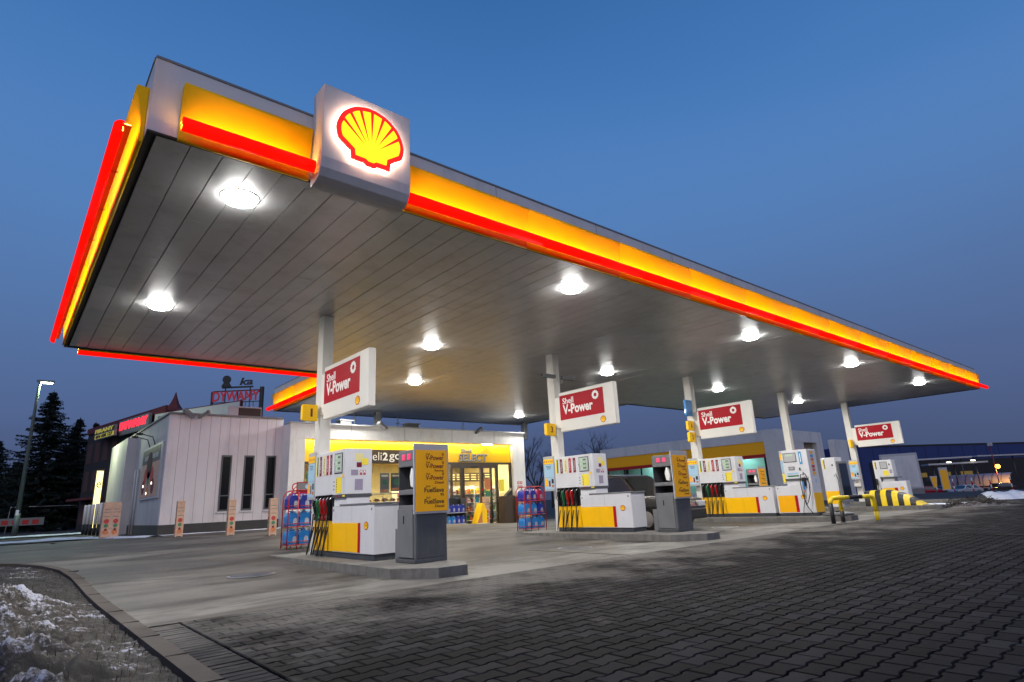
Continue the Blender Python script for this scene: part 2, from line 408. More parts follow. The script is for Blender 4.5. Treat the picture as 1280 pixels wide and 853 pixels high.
# one sheet to the horizon
xs = [-900, -300, -100, -50, -25] + lin(-15, 25, 41) + [30, 40, 60, 100, 300, 900]; ys = [-900, -300, -80, -20, -5] + lin(0, 30, 31) + [40, 60, 90, 150, 300, 900]
b = MB(); b.add(*grid(xs, ys, lambda x, y: gh(x, y) - .07), 'asphalt'); b.build('ground', kind='structure')
# concrete forecourt
PY = 6.95
b = MB(); b.add(*grid(lin(1.225, 34, 67), lin(PY, 22.38, 40), gh), 'forecourt_concrete')
b.build('forecourt', kind='structure')
b = MB(); b.add(*grid(lin(-30, 1.32, 60), lin(15.9, 22.0, 15), lambda x, y: gh(x, y)), 'forecourt_concrete')
b.build('driveway', kind='structure')
# expansion joints / gutter
b = MB()
for x in (8.4, 15.3, 22.4): b.box((x, PY, .0005), (x + .03, 20, .004), 'joint_mat')
b.box((1.4, 17.2, .3), (1.42, 17.22, .31), 'joint_mat')
b.box((13.70, 1.2, .002), (13.86, 3.27, .010), 'joint_mat')
b.build('drain_channel', kind='structure')
# round inspection covers let into the concrete
for i, (x, y, r_) in enumerate(((3.3, 10.6, .32), (9.2, 9.0, .32), (8.9, 14.8, .32), (15.6, 9.4, .32), (7.4, 19.6, .28))):
    t = thing('manhole_cover', (x, y, gh(x, y)), ('round iron cover in the concrete before the nearest pump', 'round iron cover between the first and second islands, near the paving', 'round iron cover between the racks', 'round iron cover between the second and third islands', 'round iron cover before the annex end of the shop')[i], 'manhole cover', group='round covers in the forecourt')
    b = MB(); b.lathe([(r_ + .05, .0), (r_ + .05, .006), (r_ + .012, .006)], (0, 0, 0), 'mid_grey', 24); b.build('rim', t); b = MB(); b.lathe([(r_, .0), (r_, .0065), (r_ * .98, .009)], (0, 0, 0), 'plinth_dark', 24)
    b.build('lid', t)
# bed under the pavers
b = MB(); b.box((1.2, -8, -.05), (40, PY, -.022), 'joint_mat'); b.box((34, PY, -.05), (60, 30, .0), 'asphalt'); b.build('paving_bed', kind='structure')

def paver_field():
    L_, Wd = .24, .150; w1, w0 = .0805, .0605
    pts = []
    for x, y in [(-.1155, w1), (-.080, w1), (-.044, w0), (.044, w0), (.080, w1), (.1155, w1)]: pts.append((x, y))
    pts = pts + [(x, -y) for x, y in pts[::-1]]; pts = np.array(pts); n = len(pts)
    inn = pts * np.array([.93, .905])
    prof = np.vstack([np.c_[inn, np.full(n, .0)], np.c_[pts, np.full(n, -.007)], np.c_[pts, np.full(n, -.03)]])
    cs = []
    x0 = 1.515
    for j in range(-34, 32):
        y = PY - .085 - (31 - j) * Wd
        if y < -2.2: continue
        xmax = 36
        for i in range(0, 172):
            x = x0 + .12 + i * L_ + (.12 if j % 2 else 0)
            if y < .133 * x - 3.5 or x > xmax: continue
            cs.append((x, y, 1.0))
        if j % 2 and y > .133 * x0 - 3.5: cs.append((x0 + .06, y, .46))
    cs = np.array(cs); N = len(cs); rs = np.random.RandomState(3)
    tilt = rs.normal(0, .0035, (N, 2)); dz = rs.normal(0, .0009, N); rot = rs.normal(0, .008, N); tone = rs.rand(N) ** 2.2
    near = cs[:, 0] < 12
    c_, s_ = np.cos(rot), np.sin(rot)
    P = np.repeat(prof[None], N, 0)
    P[..., 0] *= cs[:, 2:3]
    x = P[..., 0] * c_[:, None] - P[..., 1] * s_[:, None]; y = P[..., 0] * s_[:, None] + P[..., 1] * c_[:, None]
    z = P[..., 2] + dz[:, None] + x * tilt[:, :1] + y * tilt[:, 1:]
    # shallow dips in the old paving
    V = np.stack([x + cs[:, :1], y + cs[:, 1:2], z], -1).reshape(-1, 3)
    # side course of straight bricks beside the kerb
    faces_top = [list(range(n))]; quads = []
    for k in range(n):
        l = (k + 1) % n; quads += [[k, n + k, n + l, l], [n + k, 2 * n + k, 2 * n + l, n + l]]
    V = V.reshape(N, 3 * n, 3)
    qs = np.array(quads)
    loops = []; tot = []; 
    fl = np.concatenate([np.arange(n)[::-1], qs.ravel()[::-1].reshape(-1)])
    lt = [n] + [4] * len(qs)
    ls = (fl[None] + (np.arange(N) * 3 * n)[:, None]).ravel()
    lts = np.tile(lt, N)
    starts = np.concatenate([[0], np.cumsum(lts)[:-1]])
    me = bpy.data.meshes.new('paving'); me.vertices.add(N * 3 * n); me.vertices.foreach_set('co', V.ravel())
    me.loops.add(len(ls)); me.loops.foreach_set('vertex_index', ls.astype(np.int32)); me.polygons.add(len(lts)); me.polygons.foreach_set('loop_start', starts.astype(np.int32))
    me.polygons.foreach_set('loop_total', lts.astype(np.int32)); me.update(calc_edges=True); me.validate()
    a = me.attributes.new('tone', 'FLOAT', 'POINT'); a.data.foreach_set('value', np.repeat(tone, 3 * n).astype(np.float32))
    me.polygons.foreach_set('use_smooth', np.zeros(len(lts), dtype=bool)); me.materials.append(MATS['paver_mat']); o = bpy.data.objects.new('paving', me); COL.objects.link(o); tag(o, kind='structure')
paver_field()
b = MB()
y = -1.0
while y < PY - .1:
    for (xa, xb) in ((1.232, 1.493),):
        z = rnd.gauss(0, .0015); b.box((xa + rnd.uniform(0, .004), y, -.03), (xb, y + .083, z), 'paver_mat')
    y += .1
o = b.build('brick_course', kind='structure', bevel=.004)
a = o.data.attributes.new('tone', 'FLOAT', 'POINT'); tn = [.75 + .6 * rnd.random() for _ in range(len(b.v) // 8)]; a.data.foreach_set('value', [tn[i // 8] for i in range(len(b.v))])

# kerb strip along the verge, following a bend to the left
kp = [(1.15, -3)] + [(1.15, y) for y in lin(-2, 11.5, 12)] + [(1.13, 12.6), (1.05, 13.6), (.82, 14.5), (.45, 15.2), (-.1, 15.65), (-.9, 15.9), (-2, 16.0), (-6, 16.05), (-14, 16.1), (-30, 16.2)]
def offs(path, d):
    out = []
    for i, p in enumerate(path):
        a = Vector(path[max(i - 1, 0)]); c = Vector(path[min(i + 1, len(path) - 1)]); t = (c - a).normalized(); out.append(Vector(p) + Vector((t.y, -t.x)) * d)
    return out
L_, R_ = offs(kp, -.075), offs(kp, .075)
b = MB(); vs = []
for l, r in zip(L_, R_):
    g = gh(l.x, l.y) + .012; vs += [(l.x, l.y, g - .3), (l.x, l.y, g + .005), (r.x, r.y, g), (r.x, r.y, g - .03)]
fs = []
for i in range(len(L_) - 1):
    for k in range(3): fs.append((i * 4 + k, i * 4 + k + 1, (i + 1) * 4 + k + 1, (i + 1) * 4 + k))
b.add([v for v in vs], [f[::-1] for f in fs], 'kerb_mat')
b.build('kerb', kind='structure')
b = MB(); rr = [p for p in R_ if 11 <= p.y and p.x > -.5]; vs = []
for p in rr:
    q = Vector((1.235, p.y)) if p.y < 15.2 else Vector((max(p.x, 1.33) if p.y < 15.2 else p.x + .0, 16.4))
    if p.y >= 15.2: q = Vector((1.235 if p.x > .3 else p.x, 16.4))
    vs += [(p.x - .02, p.y, gh(p.x, p.y) + .002), (q.x, q.y, gh(q.x, q.y) + .003)]
b.add(vs, [(2 * i, 2 * i + 1, 2 * i + 3, 2 * i + 2)[::-1] for i in range(len(rr) - 1)], 'forecourt_concrete'); b.build('driveway_corner', kind='structure')
b = MB()
for i in range(0, 14): b.box((1.078, i * 1.0 + .3, -.2), (1.226, i * 1.0 + .308, gh(1.1, i + .3) + .0195), 'joint_mat')
b.build('kerb_joints', kind='structure')

# ------------------------------------------------------------------ verge of dirty snow and soil
def kerb_x(y):   # left side of the kerb
    for i in range(len(L_) - 1):
        if L_[i].y <= y <= L_[i + 1].y and L_[i + 1].y > L_[i].y: return L_[i].x + (L_[i + 1].x - L_[i].x) * (y - L_[i].y) / (L_[i + 1].y - L_[i].y)
    return L_[0].x if y < 0 else -30
def snow_material():
    m = bpy.data.materials.new('dirty_snow'); m.use_nodes = True; t = m.node_tree; b = t.nodes['Principled BSDF']; L = t.links.new
    co = t.nodes.new('ShaderNodeTexCoord'); a = t.nodes.new('ShaderNodeAttribute'); a.attribute_name = 'snow'
    n = t.nodes.new('ShaderNodeTexNoise'); n.inputs['Scale'].default_value = 22; n.inputs['Detail'].default_value = 8; n.inputs['Roughness'].default_value = .75; L(co.outputs['Object'], n.inputs['Vector'])
    ad = t.nodes.new('ShaderNodeMath'); ad.operation = 'MULTIPLY_ADD'; ad.inputs[1].default_value = 1.5; L(n.outputs['Fac'], ad.inputs[0]); L(a.outputs['Fac'], ad.inputs[2])
    r = t.nodes.new('ShaderNodeValToRGB'); L(ad.outputs[0], r.inputs[0]); e = r.color_ramp.elements
    e[0].position = .55; e[0].color = (.010, .008, .006, 1); e[1].position = 1.0; e[1].color = (.40, .43, .53, 1)
    k = e.new(.78); k.color = (.022, .018, .015, 1); k = e.new(.88); k.color = (.11, .105, .11, 1)
    L(r.outputs[0], b.inputs['Base Color']); b.inputs['Roughness'].default_value = .75
    bp = t.nodes.new('ShaderNodeBump'); bp.inputs['Strength'].default_value = .9; bp.inputs['Distance'].default_value = .02; L(n.outputs['Fac'], bp.inputs['Height']); L(bp.outputs[0], b.inputs['Normal'])
    MATS['dirty_snow'] = m
snow_material()
def verge():
    nx, ny = 170, 420; vs = []; sn = []
    for j in range(ny):
        y = 2.2 + 13.6 * (j / (ny - 1)) ** 1.25; kx = kerb_x(y)
        for i in range(nx):
            u = 1 - i / (nx - 1); d = 5.0 * u ** 1.4; x = kx - d
            p = Vector((x, y, 0)); a = sstep(0, 1.1, d) * (1 - .9 * sstep(9.3, 12.0, y))
            big = noise.fractal(p * 1.3, 1.0, 2.0, 4); fine = noise.fractal(p * 7.0, .8, 2.1, 4); vf = noise.fractal(p * 23.0, .8, 2.1, 3)
            h = gh(x, y) - .03 + a * (.15 + .14 * big) + (.02 + .075 * a) * fine + .022 * vf * (.3 + a)
            lump = max(0, noise.noise(p * 2.3 + Vector((3, 7, 1)))) * a * .36; h += lump + .05 * a * max(0, noise.noise(p * 5.5))
            vs.append((x, y, h)); far = sstep(9.0, 11.0, y)
            sn.append(-.155 + .35 * (noise.fractal(p * 1.1 + Vector((9, 2, 0)), .8, 2, 4)) + .5 * fine * .4 + lump * 1.1 - .12 * far + .06)
    fs = [(j * nx + i, j * nx + i + 1, (j + 1) * nx + i + 1, (j + 1) * nx + i) for j in range(ny - 1) for i in range(nx - 1)]
    b = MB(); b.add(vs, fs, 'dirty_snow', True); o = b.build('verge', kind='structure')
    at = o.data.attributes.new('snow', 'FLOAT', 'POINT'); at.data.foreach_set('value', sn)
    # frosted dead grass tufts
    g = MB(); V = []; F = []
    for _ in range(9000):
        j = int(rnd.random() ** 1.3 * (ny - 1)); i = rnd.randrange(nx - 1); x, y, z = vs[j * nx + i]
        if sn[j * nx + i] > .16: continue
        l = rnd.uniform(.02, .07); a = rnd.uniform(0, 6.28); w = .003; dx, dy = math.cos(a), math.sin(a); k = rnd.uniform(.2, .9) * l
        o_ = len(V); V += [(x - dy * w, y + dx * w, z - .01), (x + dy * w, y - dx * w, z - .01), (x + dx * k, y + dy * k, z + l)]; F.append((o_, o_ + 1, o_ + 2))
    g.add(V, F, 'dead_grass'); g.build('grass', kind='stuff')
mat('dead_grass', (.055, .042, .024), .9, var=.5, vs=6)
verge()

# ------------------------------------------------------------------ canopy
X0, X1, Y0, Y1 = .69, 34.93, 6.72, 17.4; CZ = 5.10; CT = 6.02
WX0, WX1, WY = 8.3, 21.95, 25.2
can = thing('canopy', (0, 0, 0), 'huge flat station roof with yellow and red lit edge over the pumps', 'canopy')
b = MB()
x = X0 + .1; k = 0
while x < X1 - .1:
    xb = min(x + .35, X1 - .1); back = WY - .1 if (x > WX0 - .1 and xb < WX1) else Y1 - .1
    cuts = [Y0 + .1]; yy = Y0 + 1.6 + (k * 2.17 % 3.9)
    while yy < back - .5: cuts.append(yy); yy += 4.0
    cuts.append(back)
    for a, c in zip(cuts[:-1], cuts[1:]):
        dz = rnd.gauss(0, .0012); b.box((x + .0055, a + .001, CZ + dz), (xb - .0055, c - .001, CZ + .03), 'ceiling_metal')
    x += .35; k += 1
b.build('ceiling_panels', can)
b = MB(); b.box((X0 + .02, Y0 + .02, CZ + .05), (X1 - .02, Y1 - .02, CT - .06), 'ceiling_gap'); b.box((WX0 + .02, Y1 - .02, CZ + .05), (WX1 - .02, WY - .02, CT - .061), 'ceiling_gap'); b.build('roof_deck', can)
# edge runs: (start, end, outward normal) with the outline followed anticlockwise seen from outside
def wall_run(mb, p, q, n, z0, z1, th, mt, seams=None):
    p = Vector((*p, 0)); q = Vector((*q, 0)); n = Vector((*n, 0)); L = (q - p).length; d = (q - p) / L
    mb.prism([(0, z0), (L, z0), (L, z1), (0, z1)], p, d, (0, 0, 1), -n * th, mt)
    if seams:
        s = seams
        while s < L: mb.prism([(s, z0 + .005), (s + .008, z0 + .005), (s + .008, z1 - .005), (s, z1 - .005)], p + n * .0, d, (0, 0, 1), n * .002, 'mid_grey'); s += seams
b = MB()
runs = [((X0, Y0), (X1, Y0), (0, -1)), ((X1, Y0), (X1, Y1), (1, 0)), ((X1, Y1), (WX1, Y1), (0, 1)), ((WX1, Y1), (WX1, WY), (1, 0)), ((WX1, WY), (WX0, WY), (0, 1)), ((WX0, WY), (WX0, Y1), (-1, 0)), ((WX0, Y1), (X0, Y1), (0, 1)), ((X0, Y1), (X0, Y0), (-1, 0))]
for p, q, n in runs:
    e = .0
    P = Vector(p) ; Q = Vector(q); d = (Q - P).normalized()
    wall_run(b, tuple(P + d * .001), tuple(Q - d * .022), n, CZ - .005, CT, .02, 'fascia_white', 2.45)
b.build('fascia', can)
b = MB()
for p, q, n in runs:       # dark drip trim under the edge
    P = Vector((*p, 0)); Q = Vector((*q, 0)); d = (Q - P).normalized(); N = Vector((*n, 0))
    b.prism([(0, CZ - .025), ((Q - P).length - .06, CZ - .025), ((Q - P).length - .06, CZ - .006), (0, CZ - .006)], P + d * .002 - N * .004, d, (0, 0, 1), -N * .05, 'ceiling_gap')
b.build('drip_trim', can)
b = MB()
for p, q, n in runs:
    P = Vector((*p, 0)); Q = Vector((*q, 0)); d = (Q - P).normalized(); N = Vector((*n, 0)); L = (Q - P).length
    b.prism([(0, CT + .001), (L - .04, CT + .001), (L - .04, CT + .03), (0, CT + .03)], P + N * .01, d, (0, 0, 1), -N * .07, 'mid_grey')
b.build('coping', can)
PROF = [(.004, .65), (.125, .65), (.122, .62), (.098, .50), (.074, .38), (.055, .26), (.042, .14), (.036, .02), (.045, -.05), (.004, -.05)]
def light_band(p, q, n, tube_ext=(0, 0), tz=.06):
    """a run of curved yellow fascia with the red tube and its lamp strip"""
    P = Vector((*p, 0)); Q = Vector((*q, 0)); N = Vector((*n, 0)); L = (Q - P).length; d = (Q - P) / L; Z = Vector((0, 0, 1))
    b = MB(); s = 0; N0 = P + Z * CZ
    step = L / max(1, round(L / 2.45))
    while s < L - .01:
        b.prism(PROF, N0 + d * (s + .003), N, Z, d * (step - .006), 'yellow_fascia', True); s += step
    b.build('yellow_band', can)
    a0, a1 = tube_ext; b = MB(); C = N0 + N * .205 + Z * tz; st = C - d * a0; LL = L + a0 + a1; nseg = max(1, round(LL / 2.7))
    ring = [(.082 * math.cos(t), .082 * math.sin(t)) for t in [(-100 + 200 * i / 12) * math.pi / 180 for i in range(13)]]
    for i in range(nseg):
        b.prism(ring, st + d * (LL * i / nseg + .004), N, Z, d * (LL / nseg - .008), 'red_tube', True)
        if i: b.prism([(x * .97, y * .97) for x, y in ring], st + d * (LL * i / nseg - .004), N, Z, d * .008, 'maroon')
    b.build('red_tube', can)
    b = MB(); b.prism([(-.085, .030), (-.001, .030), (-.001, .058), (-.012, .058), (-.012, .040), (-.085, .040)], C - d * 0, N, Z, d * L, 'yellow_fascia'); b.build('lamp_tray', can)
    b = MB(); b.prism([(-.075, .0415), (-.020, .0415), (-.020, .0455), (-.075, .0455)], C - d * 0, N, Z, d * L, 'strip_warm'); b.build('lamp_strip', can)
    b = MB(); b.prism([(-.012, -.05), (-.004, -.05), (-.004, .0), (-.012, .0)], C - d * 0, N, Z, d * L, 'strip_low'); b.build('lower_lamp_strip', can)
    b = MB(); s = .6
    while s < L: b.prism([(-.10, .03), (-.02, .03), (-.02, .045), (-.10, .045)], C + d * s - N * .005, N, Z, d * .03, 'hazard_yellow'); s += 1.2
    b.build('tube_bracket', can)
light_band((.98, Y0), (2.47, Y0), (0, -1))
light_band((3.80, Y0), (X1 - .05, Y0), (0, -1), (0, .45))
light_band((X0, Y1 - .3), (X0, Y0 + .22), (-1, 0))
light_band((WX0 - .3, Y1), (X0 + .3, Y1), (0, 1), (0, 0), -.045)
light_band((WX0, WY - .1), (WX0, Y1 + .45), (-1, 0), (.15, 0))
# logo cabinet on the front edge
b = MB(); cx0, cx1, zt, zb = 2.50, 3.77, 6.33, 4.97
prof = [(0, zt), (-.34, zt), (-.345, zb + .30), (-.325, zb + .16), (-.27, zb + .06), (-.18, zb + .012), (-.08, zb), (0, zb)]
b.prism(prof, (cx0, Y0 - .005, 0), (0, 1, 0), (0, 0, 1), (cx1 - cx0, 0, 0), 'fascia_white')
b.build('logo_cabinet', can, bevel=.008)
yb = Y0 - .005 - .3425
b = MB(); out = [(x * .96, y * .96) for x, y in shrink(shell_outline(), .012)]
b.prism([(x * 1.0, y) for x, y in out], (3.135, yb - .046, 5.73), *YF, (0, .008, 0), 'halo_white'); b.build('backlight', can)
b = MB(); shell_badge(b, (3.135, yb - .050, 5.73), *YF, .96, 'shell_red', 'shell_yellow', .03); b.build('shell_emblem', can)

# downlights, real lamps recessed in the ceiling
spots = []
for x in (1.93, 8.30, 15.4, 22.4, 29.7):
    for y in (7.70, 12.95): spots.append((x, y))
for x in (10.4, 19.4):
    for y in (17.3, 22.25): spots.append((x, y))
def downlight():
    t = thing('downlight', (0, 0, 0), 'x', 'ceiling light', group='round lamps set in the canopy ceiling')
    b = MB(); b.lathe([(.219, -.010), (.245, -.010), (.25, -.002), (.25, .0)], (0, 0, CZ), 'paper_white', 24); b.build('bezel', t)
    b = MB(); b.lathe([(.08, -.088), (.15, -.080), (.20, -.055), (.218, -.011)], (0, 0, CZ), 'downlight_lens', 24); b.build('lens', t)
    return t
dl = downlight(); nm = {1.93: 'nearest the lit corner', 8.3: 'level with the second sign bay', 15.4: 'midway along the roof', 22.4: 'beyond the third column', 29.7: 'nearest the far end'}
for i, (x, y) in enumerate(spots):
    o = dl if i == 0 else dup(dl, (x, y, 0)); o.location = (x, y, 0)
    row = 'front row' if y < 9 else ('back row' if y < 14 else 'shop side')
    if y < 14: lb = 'bright round ceiling lamp in the %s, %s' % (row, nm[x])
    else: lb = 'bright ceiling lamp over the shop approach, %s the shop wall, towards the %s' % ('away from' if y < 20 else 'close to', 'car wash' if x > 15 else 'white annex')
    o['label'] = lb
    area_light('downlight_lamp', (x, y, CZ - .115), 160, .28, (1, .955, .87), parent=None)

# ------------------------------------------------------------------ columns
PX = [5.0, 11.9, 18.85, 26.1, 33.0]
desc = ['holding the tag 1, beside the pump with the nearest price board', 'carrying two security cameras', 'carrying one blue and two yellow tags', 'without any sign, behind the gas pump', 'farthest along, behind the striped hump']
for x, dsc in zip(PX, desc):
    b = MB(); b.box((x - .10, 11.94, -.02), (x + .14, 12.22, CZ - .002), 'column_paint')
    o = b.build('canopy_column', bevel=.012, label='square off-white steel column ' + dsc, cat='column', group='columns holding up the canopy')
for x, y, lb in ((9.3, 24.0, 'short roof post under the canopy wing nearest the annex'), (12.5, 24.0, 'short roof post behind the column with tag 1'), (21.6, 24.4, 'short roof post at the car wash end of the shop roof')):
    b = MB(); b.box((x - .13, y - .13, 4.2), (x + .13, y + .13, CZ - .002), 'mid_grey'); b.build('roof_post', label=lb, cat='column')

# ------------------------------------------------------------------ pump islands
def island(cx, y0, y1, lb, hw=.58):
    pts = [(cx - hw, y0 + .6), (cx - hw + .42, y0), (cx + hw - .24, y0), (cx + hw, y0 + .4), (cx + hw, y1 - .35), (cx + hw - .28, y1), (cx - hw + .28, y1), (cx - hw, y1 - .35)]
    b = MB(); b.prism(pts, (0, 0, -.03), (1, 0, 0), (0, 1, 0), (0, 0, .17), 'concrete_kerb')
    n = int((y1 - y0) // 1.0)
    for i in range(1, n): b.box((cx - hw - .0015, y0 + .62 + i, .0), (cx + hw + .0015, y0 + .626 + i, .141), 'joint_mat')
    b.build('pump_island', bevel=.025, kind='structure')
for c in ((4.98, 7.4, 13.4), (11.62, 7.35, 13.1), (18.62, 7.15, 13.1), (26.0, 6.9, 14.2), (33.0, 6.9, 13.1)): island(*c, '')
# ------------------------------------------------------------------ fuel pumps (front looks along local -y, length along local x)
GR = 'fuel pumps on the islands'
def grade_strip(b, x, z0, z1, w, m1, m2=None):
    b.box((x, -.006, z0), (x + w, 0, z1), m1)
    if m2: b.box((x + w * .5, -.0075, z0 + .02), (x + w, -.001, z1), m2)
def hose_path(x, k):
    sw = .05 * math.sin(k * 2.1); P = []
    # from nozzle grip down, loop, back up into the cabinet
    for t in lin(0, 1, 22):
        xx = x - .005 + sw * math.sin(t * math.pi) + .055 * t; yy = -.06 - .115 * math.sin(t * math.pi); 
        zz = .78 - .74 * math.sin(t * math.pi) ** .55 if t < .5 else .06 + .50 * ((t - .5) / .5) ** 1.6 - .02
        P.append((xx, yy, zz))
    return P
def make_pump():
    t = thing('fuel_pump', (0, 0, 0), 'x', 'fuel pump', group=GR)
    b = MB(); b.box((-.01, .02, 0), (2.53, .50, .10), 'plinth_dark'); b.build('plinth', t, bevel=.006)
    # cabinet
    b = MB(); b.box((.885, 0, .101), (2.55, .52, .90), 'pump_white')
    for x in (.93, 2.45): b.box((x, -.006, .81), (x + .025, .0, .85), 'black')
    b.box((1.70, -.0012, .63), (1.704, -.0002, .89), 'mid_grey')
    b.build('cabinet', t, bevel=.012)
    b = MB(); b.box((1.20, -.01, .903), (2.57, .53, .935), 'mid_grey'); b.build('worktop', t, bevel=.006)
    b = MB(); b.box((.89, -.005, .115), (1.96, -.0005, .605), 'pump_yellow'); b.build('yellow_panel', t)
    b = MB(); b.box((1.963, -.006, .115), (2.05, -.0006, .605), 'sign_red'); b.build('red_stripe', t)
    b = MB(); shell_badge(b, (2.27, -.001, .56), (1, 0, 0), (0, 0, 1), .15, 'sign_red', 'sign_yellow', .006); b.build('badge', t)
    # hose bay
    b = MB(); b.box((0, 0, 1.12), (.868, .52, 1.94), 'pump_white'); b.box((0, .14, .101), (.88, .52, 1.118), 'pump_white')
    b.box((0, 0, .645), (.03, .139, 1.118), 'pump_white')
    b.build('grade_column', t, bevel=.008)
    b = MB(); b.box((.032, .10, .64), (.865, .138, 1.115), 'black')
    for k in range(6): b.box((.03 + k * .164, .0, .66), (.045 + k * .164, .099, 1.115), 'black')
    b.build('holster', t)
    b = MB()
    b.box((.002, .012, .105), (.866, .13, .638), 'pump_yellow')
    for k in range(4): b.box((.185 + k * .165, .008, .105), (.195 + k * .165, .0115, .638), 'dark_grey')
    b.build('hose_backing', t)
    for k, (m1, m2) in enumerate((('paper_yellow', 'green'), ('maroon', None), ('cream', None), ('sign_red', None), ('maroon', None))):
        b = MB(); x = .05 + k * .165; grade_strip(b, x, 1.50, 1.88, .085, m1, m2)
        if k in (1, 3, 4): text(b, 'V-Power', (x + .043, -.0065, 1.69), (0, 0, 1), (-1, 0, 0), .27, .045, 'text_white', .0008)
        if k == 2: text(b, 'FuelSave', (x + .043, -.0065, 1.69), (0, 0, 1), (-1, 0, 0), .27, .045, 'text_dark', .0008)
        b.build('grade_label', t)
    cols = ['black', 'green', 'red_paint', 'red_paint', 'rubber']
    for k in range(5):
        x = .12 + k * .165; c = cols[k]
        b = MB()
        b.prism([(-.045, .92), (-.02, 1.02), (.03, 1.045), (.055, .98), (.035, .90), (.01, .78), (-.02, .70), (-.045, .72), (-.03, .82)], (x - .022, -.035, 0), (0, -1, 0), (0, 0, 1), (.044, 0, 0), c)
        b.tube([(x + .0, -.10, .80), (x, -.125, .88), (x, -.09, .955)], .008, 'black', 6)
        n = b.build('nozzle', t, bevel=.006)
        b = MB(); b.tube([(x, -.04, 1.0), (x, .0, 1.06), (x + .01, .05, 1.10)], .014, 'chrome', 8); b.build('spout', n)
        b = MB(); b.tube([(x, -.02, .74), (x, -.03, .66)], .023, c if k else 'rubber', 8); b.build('grip_sleeve', n)
        b = MB(); b.tube(hose_path(x, k), .0135, 'rubber', 7); b.build('hose', t)
    # head with display
    b = MB(); b.box((.872, 0, 1.115), (1.42, .52, 1.94), 'pump_white'); b.box((.875, .0, 1.44), (1.1, -.0012, 1.443), 'mid_grey'); b.box((1.33, -.0012, 1.13), (1.333, 0, 1.93), 'mid_grey')
    b.build('head', t, bevel=.01)
    b = MB(); b.box((.88, .03, .903), (1.41, .49, 1.055), 'pump_white'); b.build('neck', t)
    b = MB(); b.box((.874, -.004, 1.057), (1.425, .524, 1.113), 'dark_grey'); b.box((1.05, -.006, 1.07), (1.12, -.003, 1.10), 'sign_red'); b.box((1.30, -.006, 1.068), (1.40, -.003, 1.10), 'paper_yellow'); b.build('trim_band', t)
    b = MB(); b.box((.93, -.010, 1.50), (1.27, -.001, 1.88), 'black'); b.box((.945, -.012, 1.515), (1.255, -.0095, 1.865), 'light_grey')
    for i, z in enumerate((1.76, 1.655, 1.55)):
        b.box((.965 + .03 * (i == 2), -.014, z), (1.215, -.0115, z + .085), 'lcd')
        for q in range(4): b.box((1.08 + q * .03, -.0148, z + .018), (1.10 + q * .03, -.0138, z + .066), 'text_dark')
    b.box((.905, -.008, 1.68), (.92, -.001, 1.70), 'black')
    b.build('display', t)
    b = MB(); b.box((1.0, -.005, 1.14), (1.24, -.0008, 1.43), 'paper_yellow')
    for i in range(6): b.box((1.02, -.007, 1.16 + i * .043), (1.045, -.0048, 1.18 + i * .043), 'text_dark')
    for i in range(3): b.box((.90, -.006, 1.20 + i * .07), (.925, -.0008, 1.225 + i * .07), 'black')
    b.box((1.27, -.005, 1.42), (1.33, -.0008, 1.48), 'sign_yellow')
    b.build('selector_panel', t)
    # stickers on the end of the head (faces local +x)
    b = MB(); A, B_ = (0, 1, 0), (0, 0, 1)
    rect(b, (1.421, .26, 1.78), A, B_, .17, .14, 'cream', .002); rect(b, (1.421, .38, 1.70), A, B_, .13, .12, 'paper_yellow', .0035); rect(b, (1.421, .26, 1.64), A, B_, .10, .09, 'maroon', .003)
    rect(b, (1.421, .17, 1.50), A, B_, .14, .10, 'purple_grey', .003)
    for i in range(2):
        disc(b, (1.421, .30 + i * .07, 1.52), A, B_, .028, 'sign_red', .002); disc(b, (1.423, .30 + i * .07, 1.52), A, B_, .019, 'paper_white', .0015); rect(b, (1.421, .30 + i * .07, 1.47), A, B_, .05, .03, 'sign_red', .002)
    rect(b, (1.421, .26, 1.28), A, B_, .16, .20, 'purple_grey', .003)
    b.build('warning_stickers', t)
    # same cabinet face on the far side
    b = MB(); b.box((.89, .5205, .115), (1.96, .525, .605), 'pump_yellow'); b.box((1.963, .5205, .115), (2.05, .526, .605), 'sign_red'); b.box((.93, .521, 1.50), (1.27, .53, 1.88), 'black'); b.build('rear_panel', t)
    return t
mk = lambda X, Y=11.92: (X, Y, .143)
FX = [4.84, 11.60, 18.58]
pump = make_pump(); pump.location = mk(FX[0]); pump.rotation_euler = (0, 0, -math.pi / 2)
retag(pump, 'white and yellow multi-hose fuel pump on the nearest island, in front of the tag 1')
dup(pump, mk(FX[1]), -math.pi / 2, 'white and yellow multi-hose fuel pump under the column with cameras')
dup(pump, mk(FX[2]), -math.pi / 2, 'white and yellow multi-hose fuel pump under the column with a blue tag')

